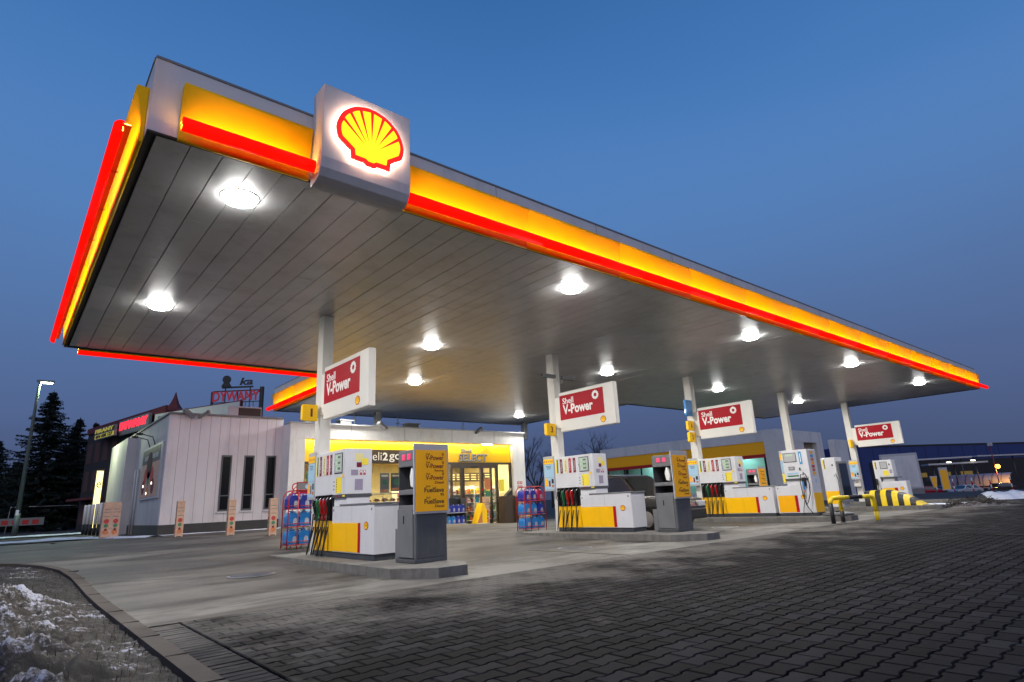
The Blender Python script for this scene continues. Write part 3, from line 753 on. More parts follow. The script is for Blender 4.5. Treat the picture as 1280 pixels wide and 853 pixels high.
# instruction boards on the columns beside the pumps
def board(X, Y, z0, lb, w=.42):
    t = thing('instruction_board', (X, Y, z0), lb, 'notice board', -math.pi / 2, 'notice boards beside the pumps')
    b = MB(); b.box((-w / 2, 0, 0), (w / 2, .03, .94), 'light_grey'); b.build('panel', t, bevel=.004)
    b = MB(); A, B_ = (1, 0, 0), (0, 0, 1)
    rect(b, (0, -.0005, .80), A, B_, w * .9, .13, 'sign_yellow'); rect(b, (0, -.0005, .54), A, B_, w * .86, .34, 'pale_blue')
    rect(b, (0, -.0005, .20), A, B_, w * .86, .30, 'pale_blue', .003)
    for i in range(5): rect(b, (-w * .36 + i * w * .18, -.005, .80), A, B_, w * .09, .05, 'poster_orange', .001)
    for i in range(3): rect(b, (0, -.005, .67 - i * .035), A, B_, w * (.5 - .08 * i), .012, 'text_dark', .001)
    rect(b, (-w * .26, -.004, .23), A, B_, w * .26, .2, 'board_yellow', .001); rect(b, (w * .02, -.004, .20), A, B_, w * .15, .16, 'maroon', .001)
    rect(b, (w * .30, -.004, .26), A, B_, w * .2, .12, 'text_dark', .001); rect(b, (w * .30, -.004, .13), A, B_, w * .2, .07, 'poster_orange', .001)
    b.build('printed_sheet', t)
board(4.84, 12.13, 1.20, 'pale blue and yellow notice board on the column with tag 1', .36)
board(11.60, 12.16, 1.20, 'pale blue and yellow notice board on the column with cameras')
board(18.58, 12.14, 1.20, 'pale blue and yellow notice board on the column with a blue tag')
board(32.6, 12.05, 1.22, 'pale blue and yellow notice board on the farthest column')

# red and white fuel signs on the columns
def sign_board(X, lb, w=2.02, h=1.10):
    t = thing('hanging_sign', (X, 11.76, 2.78), lb, 'sign', -math.pi / 2, 'red and white signs on the columns')
    b = MB(); b.box((0, -.05, 0), (w, .10, h), 'sign_casing'); b.build('casing', t, bevel=.02)
    b = MB(); b.box((.03, -.054, .32), (w - .36, -.0505, h - .09), 'sign_red'); b.box((.03, .1005, .32), (w - .36, .104, h - .09), 'sign_red'); b.build('red_field', t)
    b = MB(); A, B_ = (1, 0, 0), (0, 0, 1)
    text(b, 'Shell', (.15, -.0545, .84), A, B_, .42, .17, 'text_white', .003, .012, anchor='l'); text(b, 'V-Power', (.15, -.0545, .60), A, B_, 1.12, .27, 'text_white', .003, .03, anchor='l')
    b.build('lettering', t)
    b = MB(); c = (1.38, -.0545, .84)
    ring = []; 
    for k in range(12):
        a = 2 * math.pi * k / 12; b2 = a + math.pi / 12; c2 = a + math.pi / 6
        pts = [(.052 * math.cos(a), .052 * math.sin(a)), (.125 * math.cos(a), .125 * math.sin(a)), (.108 * math.cos(b2), .108 * math.sin(b2)), (.125 * math.cos(c2), .125 * math.sin(c2)), (.052 * math.cos(c2), .052 * math.sin(c2))]
        b.prism(pts, c, A, B_, (0, -.004, 0), 'text_white')
    b.build('emblem', t)
    b = MB(); shell_badge(b, (w - .43, -.0505, .165), A, B_, .19, 'sign_red', 'sign_yellow', .005); b.build('badge', t)
    b = MB(); b.box((-.178, -.03, .12), (-.0, .08, h - .12), 'sign_casing'); b.build('bracket', t)
    return t
mat('sign_casing', (.72, .71, .68), .42, var=.03)
s = sign_board(4.93, 'red and white hanging sign on the column with tag 1')
for X, lb in ((11.82, 'red and white hanging sign on the column with cameras'), (18.78, 'red and white hanging sign on the column with a blue tag'), (32.93, 'red and white hanging sign on the farthest column')):
    dup(s, (X, 11.76, 2.78), -math.pi / 2, lb)

def tagbox(x, z, w, h, lb, s_=None, m='sign_yellow'):
    t = thing('number_tag', (x, 11.98, z), lb, 'number sign', group='tags on the columns')
    b = MB(); pr = [(-w, 0), (-w - .02, h * .1), (-w - .02, h * .9), (-w, h), (-.02, h), (-.02, 0)]
    b.prism(pr, (0, -.04, 0), (1, 0, 0), (0, 0, 1), (0, .10, 0), m); b.build('casing', t, bevel=.012)
    b = MB(); b.box((-.02, -.01, h * .2), (.0, .03, h * .8), 'mid_grey'); b.build('bracket', t)
    if s_: b = MB(); text(b, s_, (-w * .48, -.0405, h * .5), (1, 0, 0), (0, 0, 1), .045 if s_ == '1' else .09, .17, 'text_maroon', .002, .02); b.build('number', t)
tagbox(4.87, 2.78, .33, .34, 'yellow tag numbered 1 on the nearest column', '1')
tagbox(11.78, 2.70, .36, .34, 'yellow tag numbered 3 on the column with cameras', '3')
tagbox(18.72, 3.11, .36, .34, 'yellow tag under the blue tag', '6')
tagbox(18.72, 2.70, .36, .34, 'yellow tag numbered 5, lowest on its column', '5')
tagbox(18.72, 3.62, .36, .58, 'tall blue tag above two yellow tags', None, 'jug_blue')
tagbox(32.88, 2.78, .36, .40, 'small yellow tag on the farthest column', None)

# security cameras
def cctv(x, sgn, lb):
    t = thing('security_camera', (x, 11.94, 4.33), lb, 'camera', group='cameras on the second column')
    b = MB(); b.tube([(0, 0, -.12), (sgn * .04, -.05, -.13), (sgn * .06, -.09, -.02)], .014, 'light_grey', 6); b.build('bracket', t)
    b = MB(); b.box((sgn * .02, -.14, 0), (sgn * .52, -.04, .09), 'dark_grey'); b.box((sgn * .0, -.15, .092), (sgn * .56, -.03, .10), 'light_grey'); b.build('housing', t, bevel=.008)
    b = MB(); disc(b, (sgn * .521, -.09, .045), (0, -sgn, 0), (0, 0, 1), .03, 'car_glass', .004); b.build('lens', t)
cctv(11.78, -1, 'long security camera pointing at the shop')
cctv(12.02, 1, 'security camera pointing away to the car wash')

# waste bins with price boards
def make_bin():
    t = thing('service_bin', (0, 0, 0), 'x', 'service bin', group='grey service bins with yellow boards')
    w, d = .60, .56                      # w along world X (board face), d along world Y
    b = MB(); b.box((0, 0, 0), (w, d, .06), 'dark_grey')
    b.box((.045, .0, .061), (w, .02, 1.70), 'dark_grey'); b.box((.045, d - .02, .061), (w, d, 1.70), 'dark_grey'); b.box((w - .02, .021, .061), (w, d - .021, 1.70), 'dark_grey')
    b.box((.03, .021, .061), (w - .021, d - .021, .86), 'mid_grey')
    b.box((.03, .021, 1.02), (w - .021, d - .021, 1.10), 'mid_grey')
    b.box((.03, .021, 1.46), (w - .021, d - .021, 1.72), 'mid_grey'); b.box((.40, .021, .87), (w - .021, d - .021, 1.459), 'black')
    b.build('body', t, bevel=.008)
    b = MB(); b.box((.0, .05, .08), (.029, d - .05, .80), 'mid_grey'); b.box((-.006, .30, .58), (.0, .33, .70), 'black'); b.build('door', t, bevel=.004)
    b = MB(); b.box((.05, .0215, 1.30), (.05 + .02, .06, 1.44), 'mid_grey'); b.build('towel_guide', t)
    b = MB(); b.prism([(.0, 0), (.10, .02), (.13, .18), (.07, .34), (.02, .30), (-.01, .12)], (.06, .12, 1.12), (0, 1, 0), (0, 0, 1), (.10, 0, 0), 'paper_white', True); b.build('paper_towel', t, bevel=.02)
    for k in range(2):
        b = MB(); b.box((.015, .14 + k * .17, 1.56), (.03, .24 + k * .17, 1.66), 'pink'); b.build('pink_glint_button', t, bevel=.006)  # pink reflections made as small buttons, weak glow put into their colour
    b = MB(); b.box((-.02, -.035, .72), (w + .03, -.003, 1.80), 'light_grey'); b.build('board_frame', t, bevel=.006)
    b = MB(); b.box((.01, -.039, .755), (w - .005, -.0352, 1.70), 'board_yellow'); b.build('board', t)
    b = MB(); A, B_ = (1, 0, 0), (0, 0, 1); xr = w - .07; y = -.0395
    def row(z, small, big, sub, m, star):  # one fuel grade on the board
        if small: text(b, small, (xr - .33, y, z + .058), A, B_, .07, .026, m, .0008, anchor='l')
        text(b, big, (xr, y, z), A, B_, .34 if star else .365, .074, m, .0008, .014, anchor='r')
        if star:
            for q in range(8):
                a = 2 * math.pi * q / 8; rect(b, (xr - .01 + .016 * math.cos(a), y, z + .055 + .016 * math.sin(a)), A, B_, .010, .010, m, .0008)
        if sub: text(b, sub, (xr, y, z - .075), A, B_, .04 * len(sub) * .62 + .02, .040, m, .0008, .01, anchor='r')
    row(1.58, 'Shell', 'V-Power', None, 'text_maroon', 1); row(1.45, 'Shell', 'V-Power', 'Racing', 'text_maroon', 1); row(1.27, 'Shell', 'V-Power', 'Diesel', 'text_maroon', 1)
    row(1.08, 'Shell', 'FuelSave', '95', 'text_dark', 0); row(.905, 'Shell', 'FuelSave', 'Diesel', 'text_dark', 0)
    b.build('lettering', t)
    b = MB(); b.box((.06, d + .002, 0), (.50, d + .13, .50), 'mid_grey'); b.build('side_box', t, bevel=.006)
    return t
bn = make_bin(); bn.location = (4.92, 8.22, .143); retag(bn, 'grey service bin with yellow fuel board on the nearest island')
dup(bn, (11.72, 8.22, .143), 0, 'grey service bin with yellow fuel board under the second hanging sign')
dup(bn, (25.3, 13.3, .143), 0, 'partly hidden service bin seen between the far pumps')

# red racks with blue canisters
mat('label_grey', (.42, .45, .52), .5, var=.3, vs=20)
def make_jug(m, cap='cap'):
    t = thing('canister', (0, 0, 0), 'x', 'canister', group='screenwash canisters on the racks')
    b = MB(); pr = [(-.11, 0), (.11, 0), (.115, .02), (.115, .20), (.09, .26), (.05, .29), (-.05, .29), (-.09, .26), (-.115, .20), (-.115, .02)]
    b.prism(pr, (0, -.075, 0), (1, 0, 0), (0, 0, 1), (0, .15, 0), m)
    b.tube([(-.06, 0, .285), (-.035, 0, .325), (.02, 0, .325), (.04, 0, .285)], .012, m, 6)
    b.build('body', t, bevel=.018)
    b = MB(); b.lathe([(.022, 0), (.022, .03)], (.07, 0, .285), cap, 10); b.build('cap', t)
    b = MB(); pr = [(-.005, .03), (.085, .03), (.085, .14), (.07, .165), (.04, .175), (.01, .165), (-.005, .14)]
    b.prism(pr, (.0, -.0755, 0), (1, 0, 0), (0, 0, 1), (0, -.003, 0), 'label_grey'); b.box((.005, -.080, .045), (.075, -.0787, .065), 'sign_red'); b.build('label', t)
    return t
JUG = {k: make_jug(k) for k in ('jug_blue', 'jug_navy', 'jug_red')}
used = set()
def put_jug(m, loc, rz, lb):
    if m in used: return dup(JUG[m], loc, rz, lb)
    used.add(m); o = JUG[m]; o.location = loc; o.rotation_euler = (0, 0, rz); o['label'] = lb; return o
def make_rack():
    t = thing('canister_rack', (0, 0, 0), 'x', 'display rack', group='red wire racks')
    W_, D_, H_ = .82, .36, 1.34
    for y, nm_ in ((0, 'front_frame'), (D_, 'rear_frame')):
        b = MB(); r_ = .18; arc = [(r_ - r_ * math.cos(a), y, H_ - r_ + r_ * math.sin(a)) for a in lin(0, math.pi / 2, 7)]
        arc2 = [(W_ - x, yy, z) for x, yy, z in arc[::-1]]
        b.tube([(0, y, 0)] + arc + arc2 + [(W_, y, 0)], .014, 'rack_red', 8); b.tube([(.22, y, .02), (.22, y, H_)], .011, 'rack_red', 6); b.build(nm_, t)
    for z in (.16, .55, .93):
        b = MB()
        for y in (0, D_): b.tube([(0, y, z), (W_, y, z)], .010, 'rack_red', 6); b.tube([(0, y, z + .07), (W_, y, z + .07)], .006, 'rack_red', 6)
        for k in range(7): b.tube([(W_ * k / 6, 0, z), (W_ * k / 6, D_, z)], .006, 'rack_red', 6)
        for k in (0, 6): b.tube([(W_ * k / 6, 0, z + .07), (W_ * k / 6, D_, z + .07)], .006, 'rack_red', 6)
        b.build('shelf', t)
    return t
rk = make_rack(); rk.location = (4.98, 13.72, .11); retag(rk, 'red wire rack of canisters behind the nearest pump')
dup(rk, (11.68, 13.35, 0.03), 0, 'red wire rack of canisters by the column with cameras')
rows = {0: ['jug_blue'] * 3, 1: ['jug_blue', 'jug_blue', 'jug_navy'], 2: ['jug_navy', 'jug_navy', 'jug_red']}
cn = {'jug_blue': 'blue', 'jug_navy': 'dark blue', 'jug_red': 'dark red'}
for (rx, ry, rz_), where in (((4.98, 13.72, .11), 'rack behind nearest pump'), ((11.68, 13.35, .03), 'rack by camera column')):
    for lv, z in enumerate((.16, .55, .93)):
        for k, m_ in enumerate(rows[lv]):
            put_jug(m_, (rx + .14 + k * .26, ry + .11, rz_ + z + .011), rnd.uniform(-.08, .08), '%s canister, %s, %s shelf, %s' % (cn[m_], ('left end', 'middle', 'right end')[k], ('lowest', 'middle', 'top')[lv], where))
            q = put_jug(m_, (rx + .14 + k * .26, ry + .27, rz_ + z + .011), rnd.uniform(-.08, .08), '%s rear canister, %s, %s shelf, %s' % (cn[m_], ('left end', 'middle', 'right end')[k], ('lowest', 'middle', 'top')[lv], where))

# a small notice plate over the first rack
t = thing('notice_plate', (5.36, 14.3, 1.24), 'red and grey notice plate above the canister rack', 'notice')
b = MB(); b.box((0, 0, 0), (.42, .02, .42), 'sign_red'); b.build('plate', t); b = MB(); b.box((.02, -.004, .2), (.40, -.0005, .40), 'mid_grey'); disc(b, (.25, -.0045, .31), *YF, .05, 'pale_blue', .002); b.box((.1, -.004, .10), (.3, -.0005, .14), 'sign_yellow'); b.build('print', t)
b = MB(); b.box((.19, .021, -1.1), (.23, .05, .38), 'mid_grey'); b.build('post', t)

# gas pump on the third island
t = thing('gas_pump', (18.6, 9.27, .143), 'white gas pump with looping black hose at the front of the third island', 'fuel pump', -math.pi / 2)
b = MB(); b.box((0, .02, 0), (1.18, .52, .09), 'plinth_dark'); b.build('plinth', t)
b = MB(); b.box((.0, 0, .091), (1.05, .54, .90), 'pump_white')
for x in (.06, .96): b.box((x, -.006, .81), (x + .025, .0, .85), 'black')
b.build('cabinet', t, bevel=.012)
b = MB(); b.box((.04, -.005, .115), (.56, -.0005, .605), 'board_yellow'); b.build('yellow_panel', t)
b = MB(); b.box((.563, -.006, .115), (.65, -.0006, .605), 'sign_red'); b.build('red_stripe', t)
b = MB(); shell_badge(b, (.83, -.001, .56), (1, 0, 0), (0, 0, 1), .15, 'sign_red', 'sign_yellow', .006); b.build('badge', t)
b = MB(); b.box((.36, 0, 1.10), (1.14, .60, 1.96), 'pump_white'); b.box((1.055, 0, .091), (1.14, .60, 1.099), 'pump_white'); b.build('head', t, bevel=.01)
b = MB(); b.box((.38, .03, .903), (1.05, .5, 1.05), 'pump_white'); b.box((.36, .0, 1.051), (1.05, .5, 1.098), 'dark_grey'); b.build('neck', t)
b = MB(); b.box((.40, -.010, 1.60), (.80, -.001, 1.88), 'black'); b.box((.415, -.012, 1.615), (.785, -.0095, 1.865), 'light_grey'); b.box((.48, -.014, 1.78), (.70, -.0115, 1.84), 'lcd'); b.build('display', t)
b = MB(); b.box((.88, -.006, 1.52), (.97, -.0006, 1.90), 'blue_panel'); b.box((.915, -.0075, 1.58), (.935, -.0058, 1.84), 'text_white'); b.build('grade_label', t)
b = MB(); b.box((.52, -.008, 1.36), (.70, -.001, 1.46), 'black'); b.box((.54, -.010, 1.375), (.68, -.0075, 1.445), 'light_grey'); b.box((.45, -.005, 1.16), (.80, -.001, 1.20), 'green'); b.box((.45, -.005, 1.23), (.80, -.001, 1.28), 'pale_blue'); b.box((.84, -.02, 1.34), (.88, -.001, 1.42), 'green'); b.build('selector_panel', t)
b = MB(); A, B_ = (0, 1, 0), (0, 0, 1)
for i, mm in enumerate(('board_yellow', 'blue_panel', 'poster_orange', 'board_yellow', 'poster_red', 'poster_orange', 'board_yellow')): rect(b, (1.141, .30, 1.86 - i * .105), A, B_, .20, .075, mm, .003)
rect(b, (1.141, .30, .38), A, B_, .58, .56, 'pump_yellow', .004); rect(b, (1.141, .32, 1.02), A, B_, .09, .12, 'pale_blue', .003); b.build('side_stickers', t)
b = MB(); b.box((.90, -.10, .86), (.99, -.002, 1.12), 'black'); b.box((.91, -.13, .72), (.96, -.08, 1.0), 'jug_blue'); b.box((.905, -.135, .70), (.965, -.075, .75), 'poster_orange'); b.build('nozzle', t, bevel=.01)
b = MB(); P = [(.94 - .02 * math.sin(t_ * 3.1), -.10 - .12 * math.sin(t_ * math.pi), 1.24 + .02 - 1.2 * t_) for t_ in lin(0, 1, 12)]
b.tube([(.95, -.05, 1.20), (.99, -.12, 1.27), (1.07, -.16, 1.20), (1.14, -.18, .95), (1.12, -.18, .65), (1.02, -.17, .40), (.95, -.15, .32), (.90, -.12, .55), (.93, -.11, .75)], .013, 'rubber', 7)
b.tube([(.95, -.05, 1.20), (.90, -.10, 1.22), (.86, -.13, 1.0), (.88, -.13, .6), (.98, -.14, .25), (1.10, -.12, .06)], .011, 'rubber', 7)
b.tube([(.93, -.12, .74), (.91, -.14, .45), (.84, -.13, .22), (.80, -.12, .02)], .010, 'rubber', 7); b.build('hose', t)
# yellow sticker board beside it
t = thing('sticker_board', (18.75, 9.06, 1.10), 'yellow and blue sticker board beside the gas pump', 'notice', -math.pi / 2)
b = MB(); b.box((0, 0, 0), (.36, .02, 1.02), 'light_grey'); b.build('panel', t)
b = MB(); rect(b, (.18, -.0005, .83), (1, 0, 0), (0, 0, 1), .32, .18, 'sign_yellow'); rect(b, (.18, -.0005, .52), (1, 0, 0), (0, 0, 1), .32, .36, 'pale_blue'); rect(b, (.18, -.0005, .18), (1, 0, 0), (0, 0, 1), .34, .26, 'paper_yellow'); b.build('stickers', t)

# cabinet with dark glass door on the fourth island
t = thing('vending_cabinet', (25.75, 10.75, .143), 'tall white cabinet with dark glass side and yellow foot, past the gas pump', 'fuel pump', -math.pi / 2)
b = MB(); b.box((0, 0, 0), (.55, .70, 1.95), 'pump_white'); b.build('body', t, bevel=.01)
b = MB(); b.box((0, -.004, .12), (.55, -.0005, .62), 'pump_yellow'); b.build('yellow_panel', t)
b = MB(); b.box((.06, -.006, 1.50), (.14, -.0006, 1.86), 'paper_yellow'); b.box((.11, -.008, 1.50), (.14, -.0055, 1.86), 'text_dark'); b.box((.40, -.006, 1.60), (.46, -.0006, 1.68), 'dark_grey'); b.build('grade_label', t)
b = MB(); b.box((.5505, .10, .14), (.62, .98, 1.78), 'mid_grey'); b.box((.6205, .16, .20), (.626, .92, 1.70), 'car_glass'); b.build('glass_door', t)
b = MB(); b.tube([(.45, -.05, 1.2), (.55, -.1, 1.3), (.60, -.1, 1.0), (.58, -.1, .5), (.62, -.1, .12)], .013, 'rubber', 6); b.build('hose', t)

# small pump on the fifth island
t = thing('small_pump', (32.7, 11.2, .143), 'small white pump behind the striped hump on the farthest island', 'fuel pump', -math.pi / 2)
b = MB(); b.box((.0, 0, 0), (.22, .5, 1.92), 'pump_white'); b.box((.22, 0, 1.12), (.82, .5, 1.92), 'pump_white'); b.build('body', t, bevel=.01)
b = MB(); b.box((.22, 0, .0), (1.28, .54, .90), 'pump_white'); b.box((.30, .03, .901), (.80, .48, 1.119), 'light_grey'); b.box((.20, -.02, 1.06), (1.0, .5, 1.10), 'dark_grey'); b.build('cabinet', t, bevel=.01)
b = MB(); b.box((.24, -.005, .115), (.74, -.0005, .60), 'pump_yellow'); b.build('yellow_panel', t); b = MB(); b.box((.743, -.006, .115), (.88, -.0006, .60), 'sign_red'); b.build('red_stripe', t)
b = MB(); shell_badge(b, (1.06, -.001, .56), (1, 0, 0), (0, 0, 1), .17, 'sign_red', 'sign_yellow', .006); b.build('badge', t)
b = MB(); b.box((.30, -.01, 1.50), (.62, -.001, 1.84), 'black'); b.box((.32, -.012, 1.52), (.60, -.0095, 1.82), 'light_grey'); b.box((.06, -.006, 1.50), (.14, -.0006, 1.84), 'paper_yellow'); b.box((.10, -.008, 1.50), (.14, -.0055, 1.84), 'text_dark'); b.box((.40, -.006, 1.18), (.62, -.0006, 1.42), 'paper_yellow'); b.box((.68, -.006, 1.66), (.74, -.0006, 1.74), 'dark_grey'); b.box((.68, -.006, 1.28), (.78, -.0006, 1.46), 'purple_grey'); b.build('display', t)
b = MB(); b.tube([(.06, -.05, 1.05), (.10, -.10, 1.0), (.08, -.12, .5), (.14, -.1, .2), (.20, -.08, .6)], .018, 'rubber', 7); b.box((.03, -.10, .75), (.10, -.02, 1.05), 'black'); b.build('hose', t)
# white meter box on the farthest column
t = thing('meter_box', (32.88, 12.08, 1.02), 'small white box low on the farthest column', 'meter box', -math.pi / 2)
b = MB(); b.box((-.16, -.16, -.16), (.16, .0, .16), 'column_paint'); b.build('case', t, bevel=.02); b = MB(); disc(b, (0, -.161, .05), (1, 0, 0), (0, 0, 1), .03, 'dark_grey'); b.build('dial', t)

# striped safety hump on the fourth island and hoop guard on the third
def hump():
    t = thing('safety_hump', (25.75, 9.35, .143), 'yellow and black striped hump at the tip of the fourth island', 'barrier', -math.pi / 2)
    n = 30; L = 1.9; prof = []
    for i in range(n + 1):
        u = i / n; h = .60 * (1 - max(0, (u - .28) / .72) ** 2.1) if u > .28 else .60 - .03 * (1 - u / .28)
        prof.append((u * L, max(.02, h)))
    b = MB()
    for i in range(n):
        (xa, ha), (xb, hb) = prof[i], prof[i + 1]; m_ = 'hazard_yellow' if (i // 3) % 2 else 'hazard_black'; ring = lambda x, h: [(x, .0, 0), (x, 0.0, h * .72), (x, .10, h * .95), (x, .25, h), (x, .55, h), (x, .70, h * .95), (x, .80, h * .72), (x, .80, 0)]
        b.add(ring(xa, ha) + ring(xb, hb), [(k, k + 8, k + 9, k + 1) for k in range(7)], m_, True)
    b.add([(0, 0, 0), (0, .0, .41), (0, .1, .54), (0, .25, .57), (0, .55, .57), (0, .7, .54), (0, .8, .41), (0, .8, 0)], [tuple(range(8))], 'hazard_black')
    b.build('shell', t); return t
hump()
t = thing('hoop_guard', (17.5, 6.75, 0), 'yellow and black tubular hoop guard before the third island', 'barrier')
def hoop(p, q, nm_, drop=True):
    b = MB(); p = Vector(p); q = Vector(q); H = .66; r_ = .14; d = (q - p).normalized(); Z = Vector((0, 0, 1))
    pts = [p, p + Z * .25, p + Z * (H - r_)] + [p + d * (r_ - r_ * math.cos(a)) + Z * (H - r_ + r_ * math.sin(a)) for a in lin(0, math.pi / 2, 6)[1:]]
    L = (q - p).length; pts += [p + d * (L * f) + Z * H for f in (.3, .42, .6, .72)] + [q - d * (r_ - r_ * math.cos(a)) + Z * (H - r_ + r_ * math.sin(a)) for a in lin(math.pi / 2, 0, 6)] + [q + Z * .25, q]
    blk = lambda i: 0
    seg = [(0, 1, 'hazard_black'), (1, 8, 'hazard_yellow'), (8, 10, 'hazard_black'), (10, 14, 'hazard_yellow'), (14, 18, 'hazard_yellow')]
    n = len(pts)
    for a, c, m_ in ((0, 2, 'hazard_black'), (2, 9, 'hazard_yellow'), (9, 11, 'hazard_black'), (11, n - 2, 'hazard_yellow'), (n - 2, n - 1, 'hazard_yellow')): b.tube(pts[a:c + 1], .055, m_, 10)
    b.build(nm_, t)
hoop((-.42, .32, 0), (.95, -.28, 0), 'hoop')
b = MB(); b.tube([(.28, .35, 0), (.28, .35, .30)], .055, 'hazard_black', 10); b.tube([(.28, .35, .30), (.28, .35, .60), (.18, .16, .655)], .055, 'hazard_yellow', 10); b.build('brace', t)
for k, (x, y) in enumerate(((-.42, .32), (.95, -.28), (.28, .35))): b = MB(); b.lathe([(.09, 0), (.09, .012)], (x, y, .003), 'dark_grey', 12); b.build('foot_plate', t)
t = thing('manhole_hood', (18.75, 7.6, .143), 'dark low cover on the tip of the third island', 'cover')
b = MB(); b.lathe([(.42, 0), (.42, .05), (.34, .09)], (0, 0, 0), 'dark_grey', 20); b.build('lid', t); b = MB(); b.box((-.1, -.02, .091), (.1, .02, .12), 'black'); b.build('handle', t)
# ------------------------------------------------------------------ shop
SY = 22.4
shop = thing('shop', (0, 0, 0), 'long white station shop with a yellow lit band and glass front', 'shop')
b = MB()
b.box((8.06, SY, -.1), (8.65, SY + .4, 3.66), 'white_paint'); b.box((18.98, SY, -.1), (19.75, SY + .4, 3.66), 'white_paint')
b.box((8.06, SY, 3.662), (19.75, SY + .4, 4.23), 'white_paint')
b.box((8.06, SY + .402, -.1), (8.3, 31, 4.22), 'white_paint'); b.box((19.5, SY + .402, -.1), (19.75, 31, 4.22), 'white_paint'); b.box((8.302, 30.8, -.1), (19.498, 31, 4.22), 'white_paint')
for x in (10.5, 12.95, 15.4, 17.85): b.box((x, SY - .003, 3.67), (x + .012, SY + .0, 4.225), 'mid_grey')
b.build('wall', shop)
b = MB(); b.box((8.1, SY + .41, 4.0), (19.7, 30.9, 4.1), 'mid_grey'); b.build('roof', shop)
b = MB(); b.box((8.0, SY - .05, 4.231), (19.80, SY + .45, 4.27), 'light_grey'); b.build('coping', shop)
b = MB(); b.box((8.651, SY + .18, 3.30), (18.979, SY + .24, 3.655), 'sign_yellow'); b.box((8.651, SY + .18, 2.80), (11.05, SY + .24, 3.299), 'sign_yellow'); b.box((13.45, SY + .18, 2.80), (18.979, SY + .24, 3.299), 'sign_yellow'); b.build('yellow_band', shop)
b = MB(); b.box((11.051, SY + .15, 2.74), (13.449, SY + .22, 3.30), 'deli_brown'); b.build('deli_sign', shop)
b = MB(); text(b, 'deli', (11.62, SY + .149, 3.03), *YF, .66, .34, 'text_white', .006, -.004); text(b, '2', (12.12, SY + .149, 3.02), *YF, .24, .33, 'text_white', .006, .035); text(b, 'go', (12.58, SY + .149, 2.96), *YF, .56, .34, 'text_white', .006, .012); b.build('deli_lettering', shop)
mat('letter_side', (.10, .09, .08), .5)
b = MB(); text(b, 'SELECT', (16.70, SY + .165, 3.00), *YF, 1.62, .36, 'letter_side', .015, .045); text(b, 'SELECT', (16.66, SY + .14, 3.02), *YF, 1.60, .34, 'light_grey', .008, .015)
text(b, 'Shell', (16.32, SY + .165, 3.33), *YF, .60, .20, 'letter_side', .012, .02); text(b, 'Shell', (16.30, SY + .145, 3.34), *YF, .58, .18, 'light_grey', .006, .0); b.build('shop_lettering', shop)
# glazing
GY = SY + .14
b = MB()
b.box((8.651, GY, 2.70), (11.05, GY + .1, 2.798), 'brown_frame'); b.box((13.451, GY, 2.70), (18.978, GY + .1, 2.798), 'brown_frame')
for x in (8.655, 9.75, 11.0, 13.45, 14.45): b.box((x, GY, .12), (x + .07, GY + .1, 2.738), 'brown_frame')
b.box((11.071, GY, .9), (13.449, GY + .1, .98), 'brown_frame'); b.box((8.8, GY + .002, .12), (15.4, GY + .098, .25), 'brown_frame')
b.box((18.86, GY, .12), (18.975, GY + .1, 2.699), 'brown_frame')
b.build('window_frame', shop)
b = MB(); b.box((8.7, GY + .04, .26), (15.40, GY + .05, 2.69), 'glass'); b.box((18.12, GY + .04, .12), (18.86, GY + .05, 2.69), 'glass'); b.build('shop_window', shop)
dr = MB()
for x, w in ((15.40, .09), (15.93, .11), (16.08, .06), (17.05, .07), (17.16, .07), (17.66, .07), (17.98, .13)): dr.box((x, GY - .03, .02), (x + w, GY + .08, 2.54), 'brown_frame')
dr.box((15.401, GY - .04, 2.541), (18.109, GY + .10, 2.699), 'brown_frame'); dr.box((16.5, GY - .07, 2.56), (16.9, GY - .041, 2.62), 'black')
dr.box((17.231, GY, .02), (17.659, GY + .05, .22), 'brown_frame'); dr.box((15.49, GY, 1.05), (15.929, GY + .06, 1.13), 'light_grey'); dr.box((15.49, GY, .0), (15.929, GY + .06, .12), 'brown_frame')
door = dr.build('sliding_door', shop)
b = MB(); b.box((15.491, GY + .02, .12), (15.929, GY + .03, 2.54), 'glass'); b.box((17.231, GY + .02, .22), (17.659, GY + .03, 2.54), 'glass'); b.box((17.731, GY + .02, .02), (17.979, GY + .03, 2.54), 'glass'); b.build('pane', door)
b = MB(); b.box((17.35, GY - .01, 1.22), (17.62, GY + .018, 1.50), 'poster_green'); b.box((17.30, GY - .012, 1.55), (17.64, GY + .017, 2.05), 'poster_orange'); b.box((18.2, GY + .01, 1.45), (18.5, GY + .038, 2.0), 'paper_yellow'); b.box((17.10, GY - .045, 1.5), (17.2, GY - .032, 1.6), 'sign_red')
b.box((8.80, GY - .01, 2.0), (9.55, GY + .038, 2.45), 'poster_green'); b.box((9.05, GY - .015, 2.1), (9.3, GY - .0105, 2.35), 'paper_yellow'); b.box((8.72, GY + .0, .26), (9.72, GY + .038, 1.98), 'pale_blue'if'poster_pale' in MATS else 'pale_blue'); b.build('door_poster', door)
b = MB(); b.box((17.2, SY + .02, 3.60), (17.75, SY + .14, 3.655), 'lamp_soft'); b.build('lamp', shop)
